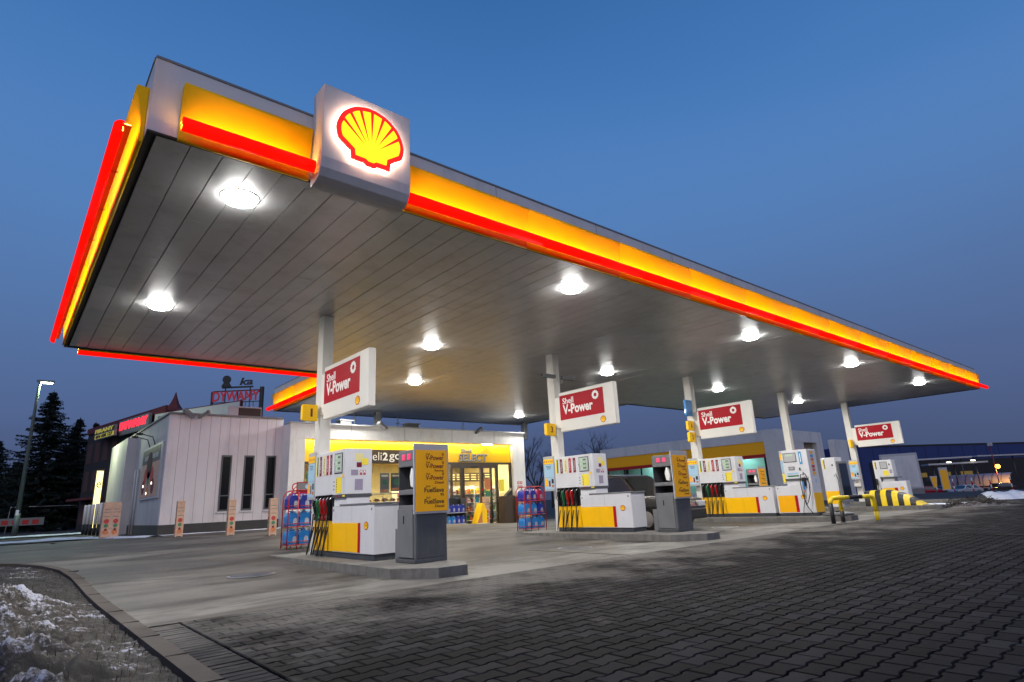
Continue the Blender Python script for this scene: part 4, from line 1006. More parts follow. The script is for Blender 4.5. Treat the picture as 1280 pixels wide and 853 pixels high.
# room
b = MB(); b.box((8.31, 22.9, .0), (19.49, 30.7, .02), 'room_floor'); b.build('shop_floor', shop)
b = MB(); b.box((8.31, 28.0, .021), (19.49, 28.1, 3.2), 'room_wall'); b.box((8.31, 22.8, 3.201), (19.49, 28.1, 3.25), 'room_wall'); b.box((8.305, 22.85, .021), (8.35, 27.99, 3.2), 'room_yellow'); b.box((19.43, 22.85, .021), (19.47, 27.99, 3.2), 'room_wall')
b.box((11.3, 24.0, .021), (11.36, 27.99, 3.2), 'room_yellow'); b.build('room_lining', shop)
for i, x in enumerate((9.9, 12.6, 14.6, 16.4, 18.2)):
    t = thing('shop_lamp', (x, 23.75, 3.19), ('long warm ceiling lamp inside the shop, over the green poster', 'long warm ceiling lamp inside the shop, behind the deli sign', 'long warm ceiling lamp inside the shop, between deli and door', 'long warm ceiling lamp inside the shop, over the open door', 'long warm ceiling lamp inside the shop, at its far end')[i], 'ceiling light', group='lamps inside the shop')
    b = MB(); b.box((-.12, -.8, -.05), (.12, .8, .0), 'white_paint'); b.build('casing', t); b = MB(); b.box((-.1, -.78, -.056), (.1, .78, -.051), 'lamp_warm'); b.build('tube', t)
    area_light('shop_lamp_light', (x, 23.65, 3.12), 130, .3, (1, .86, .55), shape='RECTANGLE', sy=1.5)
# back counter and boards
t = thing('menu_board', (16.6, 23.75, 1.98), 'dark hanging menu board with rows of text inside the door', 'menu board')
b = MB(); b.box((-.55, 0, 0), (2.1, .05, .42), 'deli_brown'); b.build('panel', t)
b = MB()
for k in range(3):
    for q in range(6): b.box((-.45 + q * .42, -.006, .08 + k * .11), (-.45 + q * .42 + .3, -.0005, .12 + k * .11), 'cream')
b.build('menu_rows', t)
for x, w, m_, z0, z1, lb in ((11.95, .42, 'mid_grey', 1.55, 2.35, 'grey food poster in the deli window'), (12.45, .55, 'dark_grey', 1.60, 2.35, 'darker food poster at the edge of the deli window')):
    t = thing('food_poster', (x, GY + .12, z0), lb, 'poster'); h = z1 - z0
    b = MB(); b.box((0, 0, 0), (w, .01, h), m_); b.build('sheet', t); b = MB(); disc(b, (w * .5, -.001, h * .52), *YF, w * .26, 'poster_green', .002); b.box((w * .1, -.003, .05), (w * .9, -.0005, .14), 'poster_orange'); b.box((w * .15, -.003, h - .14), (w * .85, -.0005, h - .08), 'paper_white'); b.build('picture', t)
t = thing('food_counter', (11.45, 23.2, .02), 'lit glass food counter behind the deli window', 'counter')
b = MB(); b.box((0, 0, 0), (2.5, .8, .95), 'room_wall'); b.box((0, .0, .951), (.04, .8, 1.5), 'brown_frame'); b.box((2.46, 0, .951), (2.5, .8, 1.5), 'brown_frame'); b.build('base', t)
b = MB(); b.box((.041, .0, .951), (2.459, .02, 1.5), 'glass'); b.box((.0, .0, 1.501), (2.5, .8, 1.53), 'paper_white'); b.build('case', t)
food = None
for k in range(12):
    p = (11.62 + (k % 6) * .38, 23.45 + (k // 6) * .3, .975 + (k // 6) * .24)
    if food is None:
        b = MB(); b.lathe([(.05, 0), (.13, .02), (.14, .06), (.08, .12), (.02, .13)], (0, 0, 0), 'poster_orange', 10); food = b.build('food_dish', loc=p, label='orange brown food heap in the lit deli counter', cat='food', group='food in the deli counter')
    else: o = food.copy(); COL.objects.link(o); o.location = p; o.scale = (rnd.uniform(.8, 1.2),) * 3
# shelving with goods
gm = ['poster_orange', 'poster_red', 'paper_yellow', 'paper_white', 'jug_blue', 'green', 'maroon', 'cream']
shelf0 = None; GOODS = {}
def shelf_unit():
    t = thing('goods_shelf', (0, 0, 0), 'x', 'shelf', group='shelves of goods inside the shop')
    b = MB(); b.box((0, .42, 0), (1.5, .46, 1.75), 'paper_white'); b.box((0, 0, 0), (.03, .42, 1.75), 'paper_white'); b.box((1.47, 0, 0), (1.5, .42, 1.75), 'paper_white'); b.build('back_panel', t)
    for z in (.15, .55, .95, 1.35): b = MB(); b.box((.031, .02, z), (1.469, .419, z + .03), 'paper_white'); b.build('shelf', t)
    return t
places = [((15.75, 23.25, .02), 0, 'white goods shelf straight inside the open door'), ((17.3, 23.6, .02), 0, 'white goods shelf behind the sliding door leaf'), ((18.3, 24.6, .02), 0, 'white goods shelf behind the end window'), ((13.6, 24.2, .02), 0, 'white goods shelf between deli and door'), ((9.2, 25.0, .02), 0, 'white goods shelf behind the green poster'), ((15.4, 26.2, .02), 0, 'white goods shelf deep in the shop')]
su = shelf_unit()
for i, (p, rz, lb) in enumerate(places):
    if i == 0: su.location = p; su['label'] = lb
    else: dup(su, p, rz, lb)
    for z in (.18, .58, .98, 1.38):
        x = .06
        while x < 1.38:
            w = rnd.choice((.12, .16, .2)); m_ = rnd.choice(gm); k = (w, m_)
            if k not in GOODS:
                b = MB(); h = rnd.uniform(.16, .26); pr = [(0, 0), (w - .02, 0), (w - .012, h * .5), (w - .03, h), (.015, h), (.0, h * .5)]; b.prism(pr, (0, 0, 0), (1, 0, 0), (0, 0, 1), (0, .12, 0), m_); b.box((.02, -.003, h * .3), (w - .04, -.0005, h * .6), rnd.choice(gm)); GOODS[k] = b.mesh('packet')
            o = bpy.data.objects.new('packet', GOODS[k]); COL.objects.link(o); o.location = (p[0] + x, p[1] + .05, p[2] + z + .001); tag(o, 'small bright packet among many on the shop shelves', 'packet', 'packets on the shop shelves'); x += w + .01
# things outside the door
t = thing('ad_stand', (16.05, 21.6, 0.0), 'low yellow wedge shaped advertising stand before the door', 'advertising stand')
b = MB(); b.prism([(0, 0), (.62, 0), (.62, .62), (.45, .95), (.36, .95)], (0, 0, 0), (1, 0, 0), (0, 0, 1), (0, .4, 0), 'sign_yellow'); b.build('body', t, bevel=.01)
b = MB(); b.prism([(.06, .12), (.34, .12), (.34, .62)], (0, -.003, 0), (1, 0, 0), (0, 0, 1), (0, .003, 0), 'poster_orange'); b.box((.04, -.004, .05), (.58, -.0005, .1), 'paper_white'); b.build('print', t)
def wrapped_post(loc, lb, w=.2, d=.2, h=1.0, rz=0):
    t = thing('wrapped_post', loc, lb, 'post', rz, 'posts wrapped in picture advertising')
    b = MB(); b.box((-w / 2, -d / 2, .0), (w / 2, d / 2, h), 'skin_paper'); b.build('sleeve', t, bevel=.012)
    b = MB(); 
    for sgn, O, A in ((1, (0, -d / 2 - .0006, 0), (1, 0, 0)), (1, (-w / 2 - .0006, 0, 0), (0, -1, 0))):
        ww = w if A[0] else d; O = Vector(O)
        nn = max(1, round(ww / .2))
        for q in range(nn):
            c = Vector(A) * ((q + .5) / nn - .5) * ww
            disc(b, O + c + Vector((0, 0, h * .47)), A, (0, 0, 1), ww / nn * .30, 'poster_red', .002, 9); disc(b, O + c + Vector((0, 0, h * .35)), A, (0, 0, 1), ww / nn * .26, 'poster_green', .003, 7); disc(b, O + c + Vector((0, 0, h * .17)), A, (0, 0, 1), ww / nn * .34, 'poster_orange', .002, 8)
            disc(b, O + c + Vector((0, 0, h * .24)), A, (0, 0, 1), ww / nn * .17, 'maroon', .004, 6)
            for z in (.72, .80, .60): rect(b, O + c + Vector((0, 0, h * z)), A, (0, 0, 1), ww / nn * .7, h * .018, 'mid_grey', .001)
            rect(b, O + c + Vector((0, 0, h * .025)), A, (0, 0, 1), ww / nn * .6, h * .02, 'text_dark', .001)
    b.build('picture', t)
wrapped_post((16.72, 21.75, 0), 'picture wrapped post beside the open door', .24, .2, 1.22)
wrapped_post((18.35, 21.2, 0), 'picture wrapped post beside the brown counter outside the shop', .22, .2, 1.32)
t = thing('brown_counter', (17.65, 21.5, 0), 'plain brown box counter outside the shop door', 'counter'); b = MB(); b.box((0, 0, 0), (.60, .5, 1.22), 'brown_counter'if'brown_counter' in MATS else 'brown_frame'); b.build('body', t, bevel=.01); b = MB(); b.prism([(.15, 1.221), (.55, 1.221), (.55, 1.55)], (0, .1, 0), (1, 0, 0), (0, 0, 1), (0, .2, 0), 'black'); b.build('top_stand', t)
def goods_stand(loc, lb, w, h, split=.85):
    t = thing('goods_stand', loc, lb, 'display stand')
    b = MB(); b.box((0, .4, 0), (w, .44, h), 'black'); b.box((0, 0, 0), (.03, .4, h), 'dark_grey'); b.box((w - .03, 0, 0), (w, .4, h), 'dark_grey'); b.build('frame', t)
    for z in (.12, .12 + split * .55): b = MB(); b.box((.031, .01, z), (w - .031, .399, z + .03), 'light_grey'); b.build('shelf', t)
    return t
goods_stand((18.60, 21.65, 0), 'dark stand of yellow canisters at the end of the shop front', .92, 1.18)
JUG['jug_yellow'] = make_jug('jug_yellow', 'black')
for k in range(3): put_jug('jug_yellow', (18.80 + k * .25, 21.8, .152), 0, 'yellow canister at the end of the shop front, %s' % ('next to the wrapped post', 'middle one', 'next to the corner')[k])
for k in range(3): put_jug('jug_red', (18.80 + k * .25, 21.8, .62), 0, 'dark red canister above the yellow ones, %s' % ('next to the wrapped post', 'middle one', 'next to the corner')[k])
t = thing('carton', (18.45, 21.62, 1.19), 'pale carton with red print on top of the canister stand', 'carton'); b = MB(); b.box((0, 0, 0), (1.0, .35, .26), 'paper_white'); b.build('box', t, bevel=.01); b = MB(); b.box((.62, -.004, .16), (.98, -.0005, .24), 'sign_red'); b.box((.08, -.004, .06), (.55, -.0005, .09), 'sign_red'); b.box((.08, -.004, .13), (.5, -.0005, .16), 'mid_grey'); b.build('print', t)
goods_stand((14.6, 21.75, 0), 'dark stand of blue canisters outside, just before the door', 1.05, 1.20)
for k in range(4): put_jug('jug_blue' if k < 2 else 'jug_navy', (14.76 + k * .25, 21.9, .152), 0, 'blue canister on the lower shelf beside the door, %s' % ('outermost', 'second from outside', 'third from outside', 'nearest the door')[k])
for k in range(4): put_jug('jug_navy', (14.76 + k * .25, 21.9, .62), 0, 'dark blue canister on the upper shelf beside the door, %s' % ('outermost', 'second from outside', 'third from outside', 'nearest the door')[k])
t = thing('fire_sign', (19.36, SY - .004, 1.6), 'red fire safety stickers on the shop corner', 'sign'); b = MB()
for i, (x, z) in enumerate(((-.1, .22), (.08, .22), (-.1, .02), (.08, .02))): rect(b, (x, 0, z), *YF, .13, .13, 'sign_red', .004); rect(b, (x, -.0045, z), *YF, .05, .07, 'paper_white', .001)
rect(b, (-.02, 0, -.17), *YF, .28, .15, 'cream', .004); b.build('stickers', t)
t = thing('no_smoking_sign', (8.36, SY - .004, 1.75), 'round red no smoking sign on the shop pier', 'sign'); b = MB(); disc(b, (0, 0, .1), *YF, .15, 'sign_red', .003); disc(b, (0, -.0035, .1), *YF, .11, 'paper_white', .001); b.prism([(-.10, -.08), (-.08, -.10), (.10, .08), (.08, .10)], (0, -.005, .1), *YF, (0, -.001, 0), 'sign_red'); rect(b, (0, 0, -.14), *YF, .26, .10, 'sign_red', .003); b.build('plate', t)
# roof gear
def flood(x, lb, y=22.3, z=4.27, rz=0):
    t = thing('roof_floodlight', (x, y, z), lb, 'floodlight', rz, 'unlit floodlights on the roof edges')
    b = MB(); b.tube([(0, .1, 0), (0, .05, .12), (.0, -.05, .14)], .018, 'dark_grey', 6); b.build('arm', t)
    b = MB(); b.prism([(-.05, .16), (.30, -.10), (.26, -.17), (-.10, .07)], (0, -.22, 0), (1, 0, 0), (0, 0, 1), (0, .28, 0), 'mid_grey'); b.build('head', t, bevel=.01)
    b = MB(); b.prism([(-.08, .05), (.24, -.165), (.235, -.172), (-.085, .043)], (0, -.20, 0), (1, 0, 0), (0, 0, 1), (0, .24, 0), 'light_grey'); b.build('glass_front', t)
flood(11.7, 'floodlight on the shop roof over the deli sign'); flood(17.0, 'floodlight on the shop roof over the door', rz=math.pi)
for x, w, lb in ((10.6, .5, 'small dark roof vent over the deli end'), (13.8, .6, 'low dark roof vent over the middle of the shop')):
    t = thing('roof_vent', (x, 23.3, 4.1), lb, 'vent'); b = MB(); b.box((-w / 2, -.2, 0), (w / 2, .2, .42), 'dark_grey'); b.build('box', t, bevel=.02); b = MB(); b.box((-w / 2 - .05, -.25, .421), (w / 2 + .05, .25, .46), 'mid_grey'); b.build('cap', t)
for x, h, lb in ((11.2, .85, 'thin roof aerial over the deli end'), (13.3, .8, 'thin roof aerial over the middle of the shop'), (16.9, .8, 'stubby roof aerial over the shop door'), (12.2, .8, 'thin roof aerial between two others')):
    t = thing('roof_aerial', (x, 23.6, 4.1), lb, 'aerial'); b = MB(); b.tube([(0, 0, 0), (0, 0, h)], .02, 'dark_grey', 6); b.build('mast', t); b = MB(); b.tube([(-.12, 0, h * .6), (.12, 0, h * .6)], .015, 'dark_grey', 6); b.tube([(0, -.1, .3), (.2, .1, .02)], .012, 'dark_grey', 6); b.build('crossbar', t)
# lamps that wash the shop front, set under the parapet
area_light('band_lamp', (13.8, SY + .06, 3.62), 95, 10.2, (1, .80, .45), rot=(R(14), 0, 0), shape='RECTANGLE', sy=.06)

# ------------------------------------------------------------------ white annex
an = thing('annex', (0, 0, 0), 'windowless-looking white panelled annex with three slit windows beside the shop', 'annex')
an['label'] = 'white panelled annex with three narrow windows beside the shop'
AY = 23.2; AX = 4.15; AT = 4.46
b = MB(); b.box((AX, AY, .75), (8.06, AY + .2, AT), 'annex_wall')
x = AX + .33
while x < 8.0: b.box((x, AY - .002, .76), (x + .010, AY + .001, AT - .02), 'annex_groove'if'annex_groove' in MATS else 'mid_grey'); x += .33
b.build('front_wall', an)
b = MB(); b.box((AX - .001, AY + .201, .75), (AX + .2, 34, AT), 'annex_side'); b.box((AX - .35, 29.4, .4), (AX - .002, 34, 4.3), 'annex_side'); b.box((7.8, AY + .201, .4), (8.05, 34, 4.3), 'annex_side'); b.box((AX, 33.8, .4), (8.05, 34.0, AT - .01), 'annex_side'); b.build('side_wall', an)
b = MB(); b.box((AX - .03, AY - .03, .30), (8.05, AY + .19, .749), 'plinth_wall'); b.box((AX - .03, AY + .191, .30), (AX + .1, 34, .749), 'plinth_wall'); b.build('plinth', an)
b = MB(); b.box((AX - .06, AY - .06, AT + .001), (8.05, 34, AT + .06), 'mid_grey'); b.build('roof_edge', an)
for xa in (5.92, 6.70, 7.49):
    b = MB(); b.box((xa, AY - .03, 1.10), (xa + .36, AY - .003, 3.06), 'dark_grey'); b.box((xa + .05, AY - .037, 1.62), (xa + .31, AY - .0345, 1.66), 'dark_grey'); w = b.build('window', an)
    b = MB(); b.box((xa + .05, AY - .034, 1.16), (xa + .31, AY - .0305, 3.0), 'slit_glass'); b.build('pane', w)
    b = MB(); b.box((xa - .04, AY - .07, 1.05), (xa + .40, AY - .003, 1.098), 'annex_wall'); b.build('sill', w)
b = MB(); b.tube([(AX - .05, 28.0, .4), (AX - .05, 28.0, 2.9)], .04, 'annex_side', 8); b.tube([(AX - .05, 28.6, .4), (AX - .05, 28.6, 2.9)], .03, 'annex_side', 8); b.build('wall_pipe', an)
t = thing('wall_billboard', (AX - .06, 27.2, 1.65), 'framed food billboard on the side of the annex', 'billboard', -math.pi / 2)
b = MB(); b.box((0, 0, 0), (3.6, .055, 1.92), 'light_grey'); b.build('frame', t)
b = MB(); b.box((.08, -.006, .08), (3.35, -.0005, 1.35), 'skin_paper'); b.box((.08, -.007, 1.30), (3.35, -.0006, 1.84), 'night_print'if'night_print' in MATS else 'plinth_dark')
A, B_ = (1, 0, 0), (0, 0, 1)
for (x, z, r_, m_) in ((1.0, .85, .28, 'poster_red'), (2.2, .85, .30, 'poster_red'), (1.6, .75, .26, 'poster_green'), (.7, .45, .26, 'maroon'), (2.5, .45, .28, 'maroon'), (1.6, 1.22, .5, 'brick_dark'), (1.6, .3, .2, 'poster_orange')): disc(b, (x, -.008, z), A, B_, r_, m_, .003, 14)

for k in range(9): b.box((.55 + k * .28 + .05 * (k > 3), -.009, 1.44), (.55 + k * .28 + .05 * (k > 3) + .19, -.0072, 1.60), 'light_grey')
b.build('print', t)
b = MB()
for x in (1.2, 2.2): b.tube([(x, 0, 1.92), (x, -.1, 2.2), (x - .1, -.5, 2.32)], .02, 'dark_grey', 6)
b.build('lamp_arm', t); b = MB()
for x in (1.1, 2.1): b.box((x - .14, -.62, 2.27), (x + .14, -.42, 2.33), 'black')
b.build('lamp_head', t)
b = MB()
for x, z in ((.75, .50), (2.35, .55), (1.5, .22)): disc(b, (x, -.012, z), A, B_, .05, 'lamp_soft', .01, 10)
b.build('small_lamp', t)
flood(4.6, 'floodlight at the corner of the annex roof', 23.1, 4.5); flood(5.3, 'second floodlight along the annex roof edge', 23.1, 4.5, math.pi * .9)
t = thing('roof_cooler', (6.9, 24.6, 4.5), 'pale rooftop cooling unit with dark grille on the annex', 'cooling unit'); b = MB(); b.box((-.6, -.3, 0), (.65, .4, .55), 'light_grey'); b.build('case', t, bevel=.02); b = MB(); b.box((-.22, -.31, .05), (.62, -.301, .50), 'black'); b.build('grille', t)
for p, lb, kw in (((2.85, 23.7, .43), 'wider picture wrapped post beside the white bollards', dict(w=.5, d=.3, h=1.12)), ((4.0, 19.5, .43), 'picture wrapped post in front of the annex corner', {}), ((5.1, 18.5, .40), 'picture wrapped post in front of the first slit window', {}), ((5.85, 17.3, .37), 'picture wrapped post nearest the canister rack, before the annex', {})):
    wrapped_post(p, lb, **({'w': .2, 'd': .16, 'h': 1.0} | kw))
bo = None
for k in range(5):
    y = 31.8 - k * 1.0; p = (2.88 + k * .03, y, .44)
    if bo is None:
        bo = thing('bollard', p, 'white and black bollard, farthest of five in the snow', 'bollard', 0, 'white and black bollards in the snow')
        b = MB(); b.lathe([(.055, 0), (.055, .42)], (0, 0, 0), 'black', 12); b.build('base', bo); b = MB(); b.lathe([(.058, .421), (.058, 1.15), (.05, 1.2)], (0, 0, 0), 'paper_white', 12); b.build('sleeve', bo)
    else: dup(bo, p, 0, 'white and black bollard, ' + ('', 'second from the farthest of five', 'middle one of five', 'second from the wrapped post', 'nearest the wrapped post')[k])
# ------------------------------------------------------------------ left background
def ribbon_patch(name, pts, mt, h=.02, kind='structure', seed=0):
    b = MB(); n = len(pts); vs = [tuple(Vector(p) + Vector((0, 0, h))) for p in pts]; b.add(vs, [tuple(range(n))], mt)
    return b.build(name, kind=kind)
def snow_strip(pa, pb, w, name='snow_bank', h=.05):
    """a low lumpy bank of snow between two ground points"""
    pa = Vector(pa); pb = Vector(pb); d = (pb - pa); L = d.length; d.normalize(); s = Vector((-d.y, d.x, 0)); nx, ny = max(12, int(L * 5)), 9; vs = []
    for i in range(nx + 1):
        ed = w * (.75 + .5 * noise.noise(Vector((i * .35, pa.x, pa.y)))) ; of = .35 * w * noise.noise(Vector((i * .22, 5.5, pa.y)))
        for j in range(ny + 1):
            u = j / ny * 2 - 1; p = pa + d * (L * i / nx) + s * (u * ed + of); hh = h * (1 - u * u) * (.6 + .8 * abs(noise.noise(p * 1.7))) - .01
            vs.append((p.x, p.y, gh(p.x, p.y) + hh))
    fs = [(i * (ny + 1) + j, (i + 1) * (ny + 1) + j, (i + 1) * (ny + 1) + j + 1, i * (ny + 1) + j + 1) for i in range(nx) for j in range(ny)]
    b = MB(); b.add(vs, [f[::-1] for f in fs], 'snow', True); return b.build(name, kind='stuff')
snow_strip((-6, 25.5, 0), (2.6, 25.5, 0), .9); snow_strip((1.6, 27.5, 0), (3.7, 21.0, 0), .55); snow_strip((3.7, 22.2, 0), (7.6, 21.6, 0), .28, h=.03)
snow_strip((-8, 36, 0), (3.2, 36, 0), 1.2)
b = MB(); b.add(*grid(lin(-40, 1.3, 20), lin(27.2, 34.0, 4), lambda x, y: gh(x, y) - .055), 'asphalt'); b.build('road', kind='structure')

def street_lamp():
    p = at_z(18, 669, .45); d = 0
    base = Vector((.78, 38.5, .42)); t = thing('street_lamp', base, 'tall green-grey street lamp lit before the spruces', 'street lamp')
    b = MB(); b.tube([(0, 0, 0), (0, 0, 1.1)], .12, 'pole_green', 12); b.tube([(0, 0, 1.1), (0, 0, 7.35), (.05, -.02, 7.65)], .085, 'pole_green', 12, radii=[.105, .06, .05]); b.build('pole', t)
    b = MB(); b.box((-.12, -.10, 7.62), (.62, .10, 7.74), 'mid_grey'); b.build('head', t, bevel=.03)
    b = MB(); b.box((.06, -.085, 7.585), (.54, .085, 7.618), 'lamp_white'); b.build('lens', t)
    b = MB(); b.box((-.09, -.14, 1.0), (.03, -.115, 1.25), 'paper_white'); b.build('plate', t)
    area_light('street_lamp_light', base + Vector((.3, 0, 7.55)), 260, .4, (.80, 1, .62))
street_lamp()

def spruce(loc, H, Rr, seed, lb, n=70, dens=1.0):
    rs = random.Random(seed); t = thing('spruce', loc, lb, 'tree', 0, 'dark spruces behind the street lamp')
    b = MB(); b.tube([(0, 0, -.2), (0, 0, H * .5), (0, 0, H)], .1, 'bark', 8, radii=[.18, .1, .015]); b.build('trunk', t)
    V = []; F = []
    def quad(p, a, l, w, dz):
        o = len(V); d = Vector((math.cos(a), math.sin(a), 0)); s_ = Vector((-d.y, d.x, 0)) * w
        V.extend([p - s_, p + s_, p + d * l + Vector((0, 0, dz))]); F.append((o, o + 1, o + 2))
    k = 0; z = H * .06
    while z < H * .985:
        f = 1 - z / H; r = Rr * (f ** .82) * rs.uniform(.72, 1.15) + .08; nb = int(7 + 6 * f)
        for q in range(nb):
            a = rs.uniform(0, 6.28); L = r * rs.uniform(.6, 1.12); m_ = max(4, int(L / .10 * dens))
            droop = rs.uniform(.10, .28); up = rs.uniform(.0, .18)
            for s in range(m_):
                u = (s + .5) / m_; p = Vector((math.cos(a) * L * u, math.sin(a) * L * u, z - droop * L * u + up * L * u * u * 1.6))
                for e in range(9):
                    aa = a + rs.uniform(-1.1, 1.1); l = rs.uniform(.12, .30) * (1.15 - .5 * u) * (.6 + .5 * f)
                    quad(p + Vector((rs.uniform(-.05, .05), rs.uniform(-.05, .05), rs.uniform(-.06, .04))), aa, l, rs.uniform(.03, .07), rs.uniform(-.16, .05))
        for _ in range(int(14 + 30 * f)):
            a = rs.uniform(0, 6.28); rr = r * rs.uniform(.0, .5); quad(Vector((math.cos(a) * rr, math.sin(a) * rr, z + rs.uniform(-.12, .12))), rs.uniform(0, 6.28), rs.uniform(.2, .4) * (.4 + .6 * f), rs.uniform(.05, .12), rs.uniform(-.3, .1))
        z += (.11 + .16 * f) * H / 9
    g = MB(); g.add(V, F, 'needles'); g.build('crown', t)
def plc(px, d): 
    p = CPOS + (CF * 736.05 + CR * (px - 640) - CU * (665 - 426.5)) / 736.05 * d; return Vector((p.x, p.y, .35))
spruce(plc(40, 44), 10.8, 4.3, 1, 'tallest dark spruce behind the street lamp', dens=1.1)
spruce(plc(80, 46), 8.9, 3.1, 2, 'middle dark spruce beside the tallest one')
spruce(plc(102, 48), 8.8, 2.3, 3, 'slim dark spruce next to the brick building')
spruce(plc(-22, 50), 8.0, 3.6, 4, 'broad dark spruce at the picture edge')
spruce(plc(60, 54), 6.6, 3.6, 5, 'low dark spruce filling the gap behind the others')
spruce(plc(10, 54), 6.4, 3.8, 8, 'low dark spruce behind the lamp post foot')
# hedge and fence
def hedge():
    V = []; F = []; rs = random.Random(5)
    for _ in range(16000):
        px = rs.uniform(-40, 128); d = rs.uniform(49, 52); p = plc(px, d); hmax = 5.2 + 1.1 * noise.noise(Vector((px * .06, 0, 0))) ; p.z += rs.random() ** .7 * hmax; a = rs.uniform(0, 6.28); l = rs.uniform(.12, .34)
        o = len(V); V.extend([p, p + Vector((math.cos(a) * l, math.sin(a) * l, rs.uniform(-.2, .2))), p + Vector((rs.uniform(-.15, .15), rs.uniform(-.15, .15), l))]); F.append((o, o + 1, o + 2))
    g = MB(); g.add(V, F, 'needles'); g.build('undergrowth', kind='stuff')
hedge()
t = thing('gate_frame', plc(6, 42), 'thin pale metal frame behind the lamp post', 'frame'); b = MB(); b.tube([(0, 0, 0), (.1, 0, 1.85), (4.2, .3, 1.85)], .035, 'light_grey', 6); b.build('bar', t)
t = thing('low_banner', plc(2, 40), 'low white and red banner behind the lamp post', 'banner'); b = MB(); b.box((-1.3, 0, .55), (2.2, .03, 1.05), 'mid_grey'); b.build('sheet', t); b = MB()
for k in range(6): b.box((-1.2 + k * .55, -.004, .62), (-1.2 + k * .55 + .36, -.0005, .92), 'wash_red')
b.build('print', t)

# dark brick shop building with signs
A0 = at_d(103, 600, 41); B0 = at_d(200, 600, 33)
def frame2(a, b_):
    a = Vector((a.x, a.y, 0)); b_ = Vector((b_.x, b_.y, 0)); d = (b_ - a); L = d.length; d.normalize(); return a, d, L
a, d, L = frame2(A0, B0); ang = math.atan2(d.y, d.x)
a0, d0 = a.copy(), d.copy()
t = thing('brick_building', (a.x, a.y, .3), 'dark brick shop building with glowing signs behind the annex', 'building', ang)
hz = 6.6
b = MB(); b.box((0, 0, 0), (L, 6, hz), 'dark_wall'); b.build('wall', t)
for i in range(4):
    for z in (.5, 2.6, 4.5): b = MB(); b.box((.35 + i * 1.5, -.02, z), (1.25 + i * 1.5, -.001, z + 1.35), 'brick_dark'); b.build('panel', t)
b = MB(); b.box((0, -.10, hz - .05), (L, 0, hz + .35), 'roof_red'); b.build('roof', t)
b = MB(); b.lathe([(.8, 0), (.48, .2), (.26, .5), (.12, .85), (.02, 1.2)], (L - 1.35, .9, hz + .2), 'roof_red', 4, False); b.build('spire', t)
b = MB(); b.box((.4, -.9, 2.0), (4.5, -.02, 2.15), 'roof_red'); b.build('awning', t)
def wall_depth(px, py, off=.35):
    v = ray(px, py) / 736.05; nn = Vector((d0.y, -d0.x, 0)); nn = nn if nn.dot(CF) < 0 else -nn
    pl = a0 + nn * off; return (pl - CPOS).dot(nn) / v.dot(nn)
def sign_between(pxa, pxb, ptop_a, ptop_b, pbot_a, da, db, name, lb, face, words, wm, depth=.15, frame='mid_grey', rows=None):
    p = at_d(pxa, ptop_a, da); q = at_d(pxb, ptop_b, db); r = at_d(pxa, pbot_a, da); a_, d_, L_ = frame2(p, q); h = (p.z - r.z); zz = min(r.z, q.z - h * .9)
    t = thing(name, (a_.x, a_.y, (r.z + (q.z - h)) / 2), lb, 'sign', math.atan2(d_.y, d_.x))
    b = MB(); b.box((0, 0, 0), (L_, depth, h), frame); b.build('casing', t)
    if face: b = MB(); b.box((.05, -.012, .05), (L_ - .05, -.0005, h - .05), face); b.build('face', t)
    b = MB()
    for (s, cx, cz, w, hh, bold) in words: text(b, s, (L_ * cx, -.016, h * cz), (1, 0, 0), (0, 0, 1), L_ * w, h * hh, wm, .02, bold)
    b.build('lettering', t); return t, L_, h
sign_between(150, 187, 526, 517, 545, wall_depth(150, 526), wall_depth(187, 517), 'red_neon_sign', 'glowing red lettering sign over the brick building', 'mid_grey', [('DYWANY', .5, .60, .92, .52, .04)], 'neon_red')
mat('lit_board', (.55, .5, .08), .5, emit=(.7, .6, .08), es=.22)
sign_between(119, 144, 537, 531, 549, wall_depth(119, 537, .5), wall_depth(144, 531, .5), 'yellow_lettered_sign', 'dim yellow lettered sign beside the red neon', 'deli_brown', [('FIRANY', .5, .72, .9, .40, .03)], 'lit_board')
sign_between(119, 143, 543, 538.5, 550, wall_depth(119, 543, .75), wall_depth(143, 538, .75), 'phone_number_sign', 'yellow sign showing a phone number', 'lit_board', [('604 600 127', .5, .5, .85, .6, .02)], 'text_dark')
tt = thing('strip_sign', tuple(at_d(194, 524, 33)), 'x', 'sign')
bpy.data.objects.remove(tt)
sign_between(195, 300, 505, 514, 520, 33, 30, 'long_white_sign', 'long pale sign in a dark red frame above the annex roof', 'sign_pale' if 'sign_pale' in MATS else 'light_grey', [('SCHODY', .2, .5, .3, .45, .01)], 'pole_green', frame='roof_red')
b = MB(); p = at_d(141, 590, 34); b = MB(); tl = thing('lit_column', tuple(at_z(139, 662, .45)), 'x', 'sign'); bpy.data.objects.remove(tl)
p = Vector((3.35, 34.6, .42)); t = thing('lit_pillar_sign', p, 'narrow glowing yellow sign at the far edge of the annex', 'sign'); b = MB(); b.box((0, 0, .2), (.32, .12, 2.9), 'brown_frame'); b.build('casing', t); b = MB(); b.box((.03, -.01, .25), (.29, -.0005, 2.85), 'lit_yellow'); b.build('face', t); b = MB(); text(b, 'e', (.16, -.011, 2.2), *YF, .18, .25, 'text_dark', .003); b.build('lettering', t)
area_light('annex_fill_light', (2.6, 32.6, 4.6), 60, .5, (.9, 1, .6), rot=(0, R(-40), 0))  # unseen lamp added to light the far end of the annex side wall
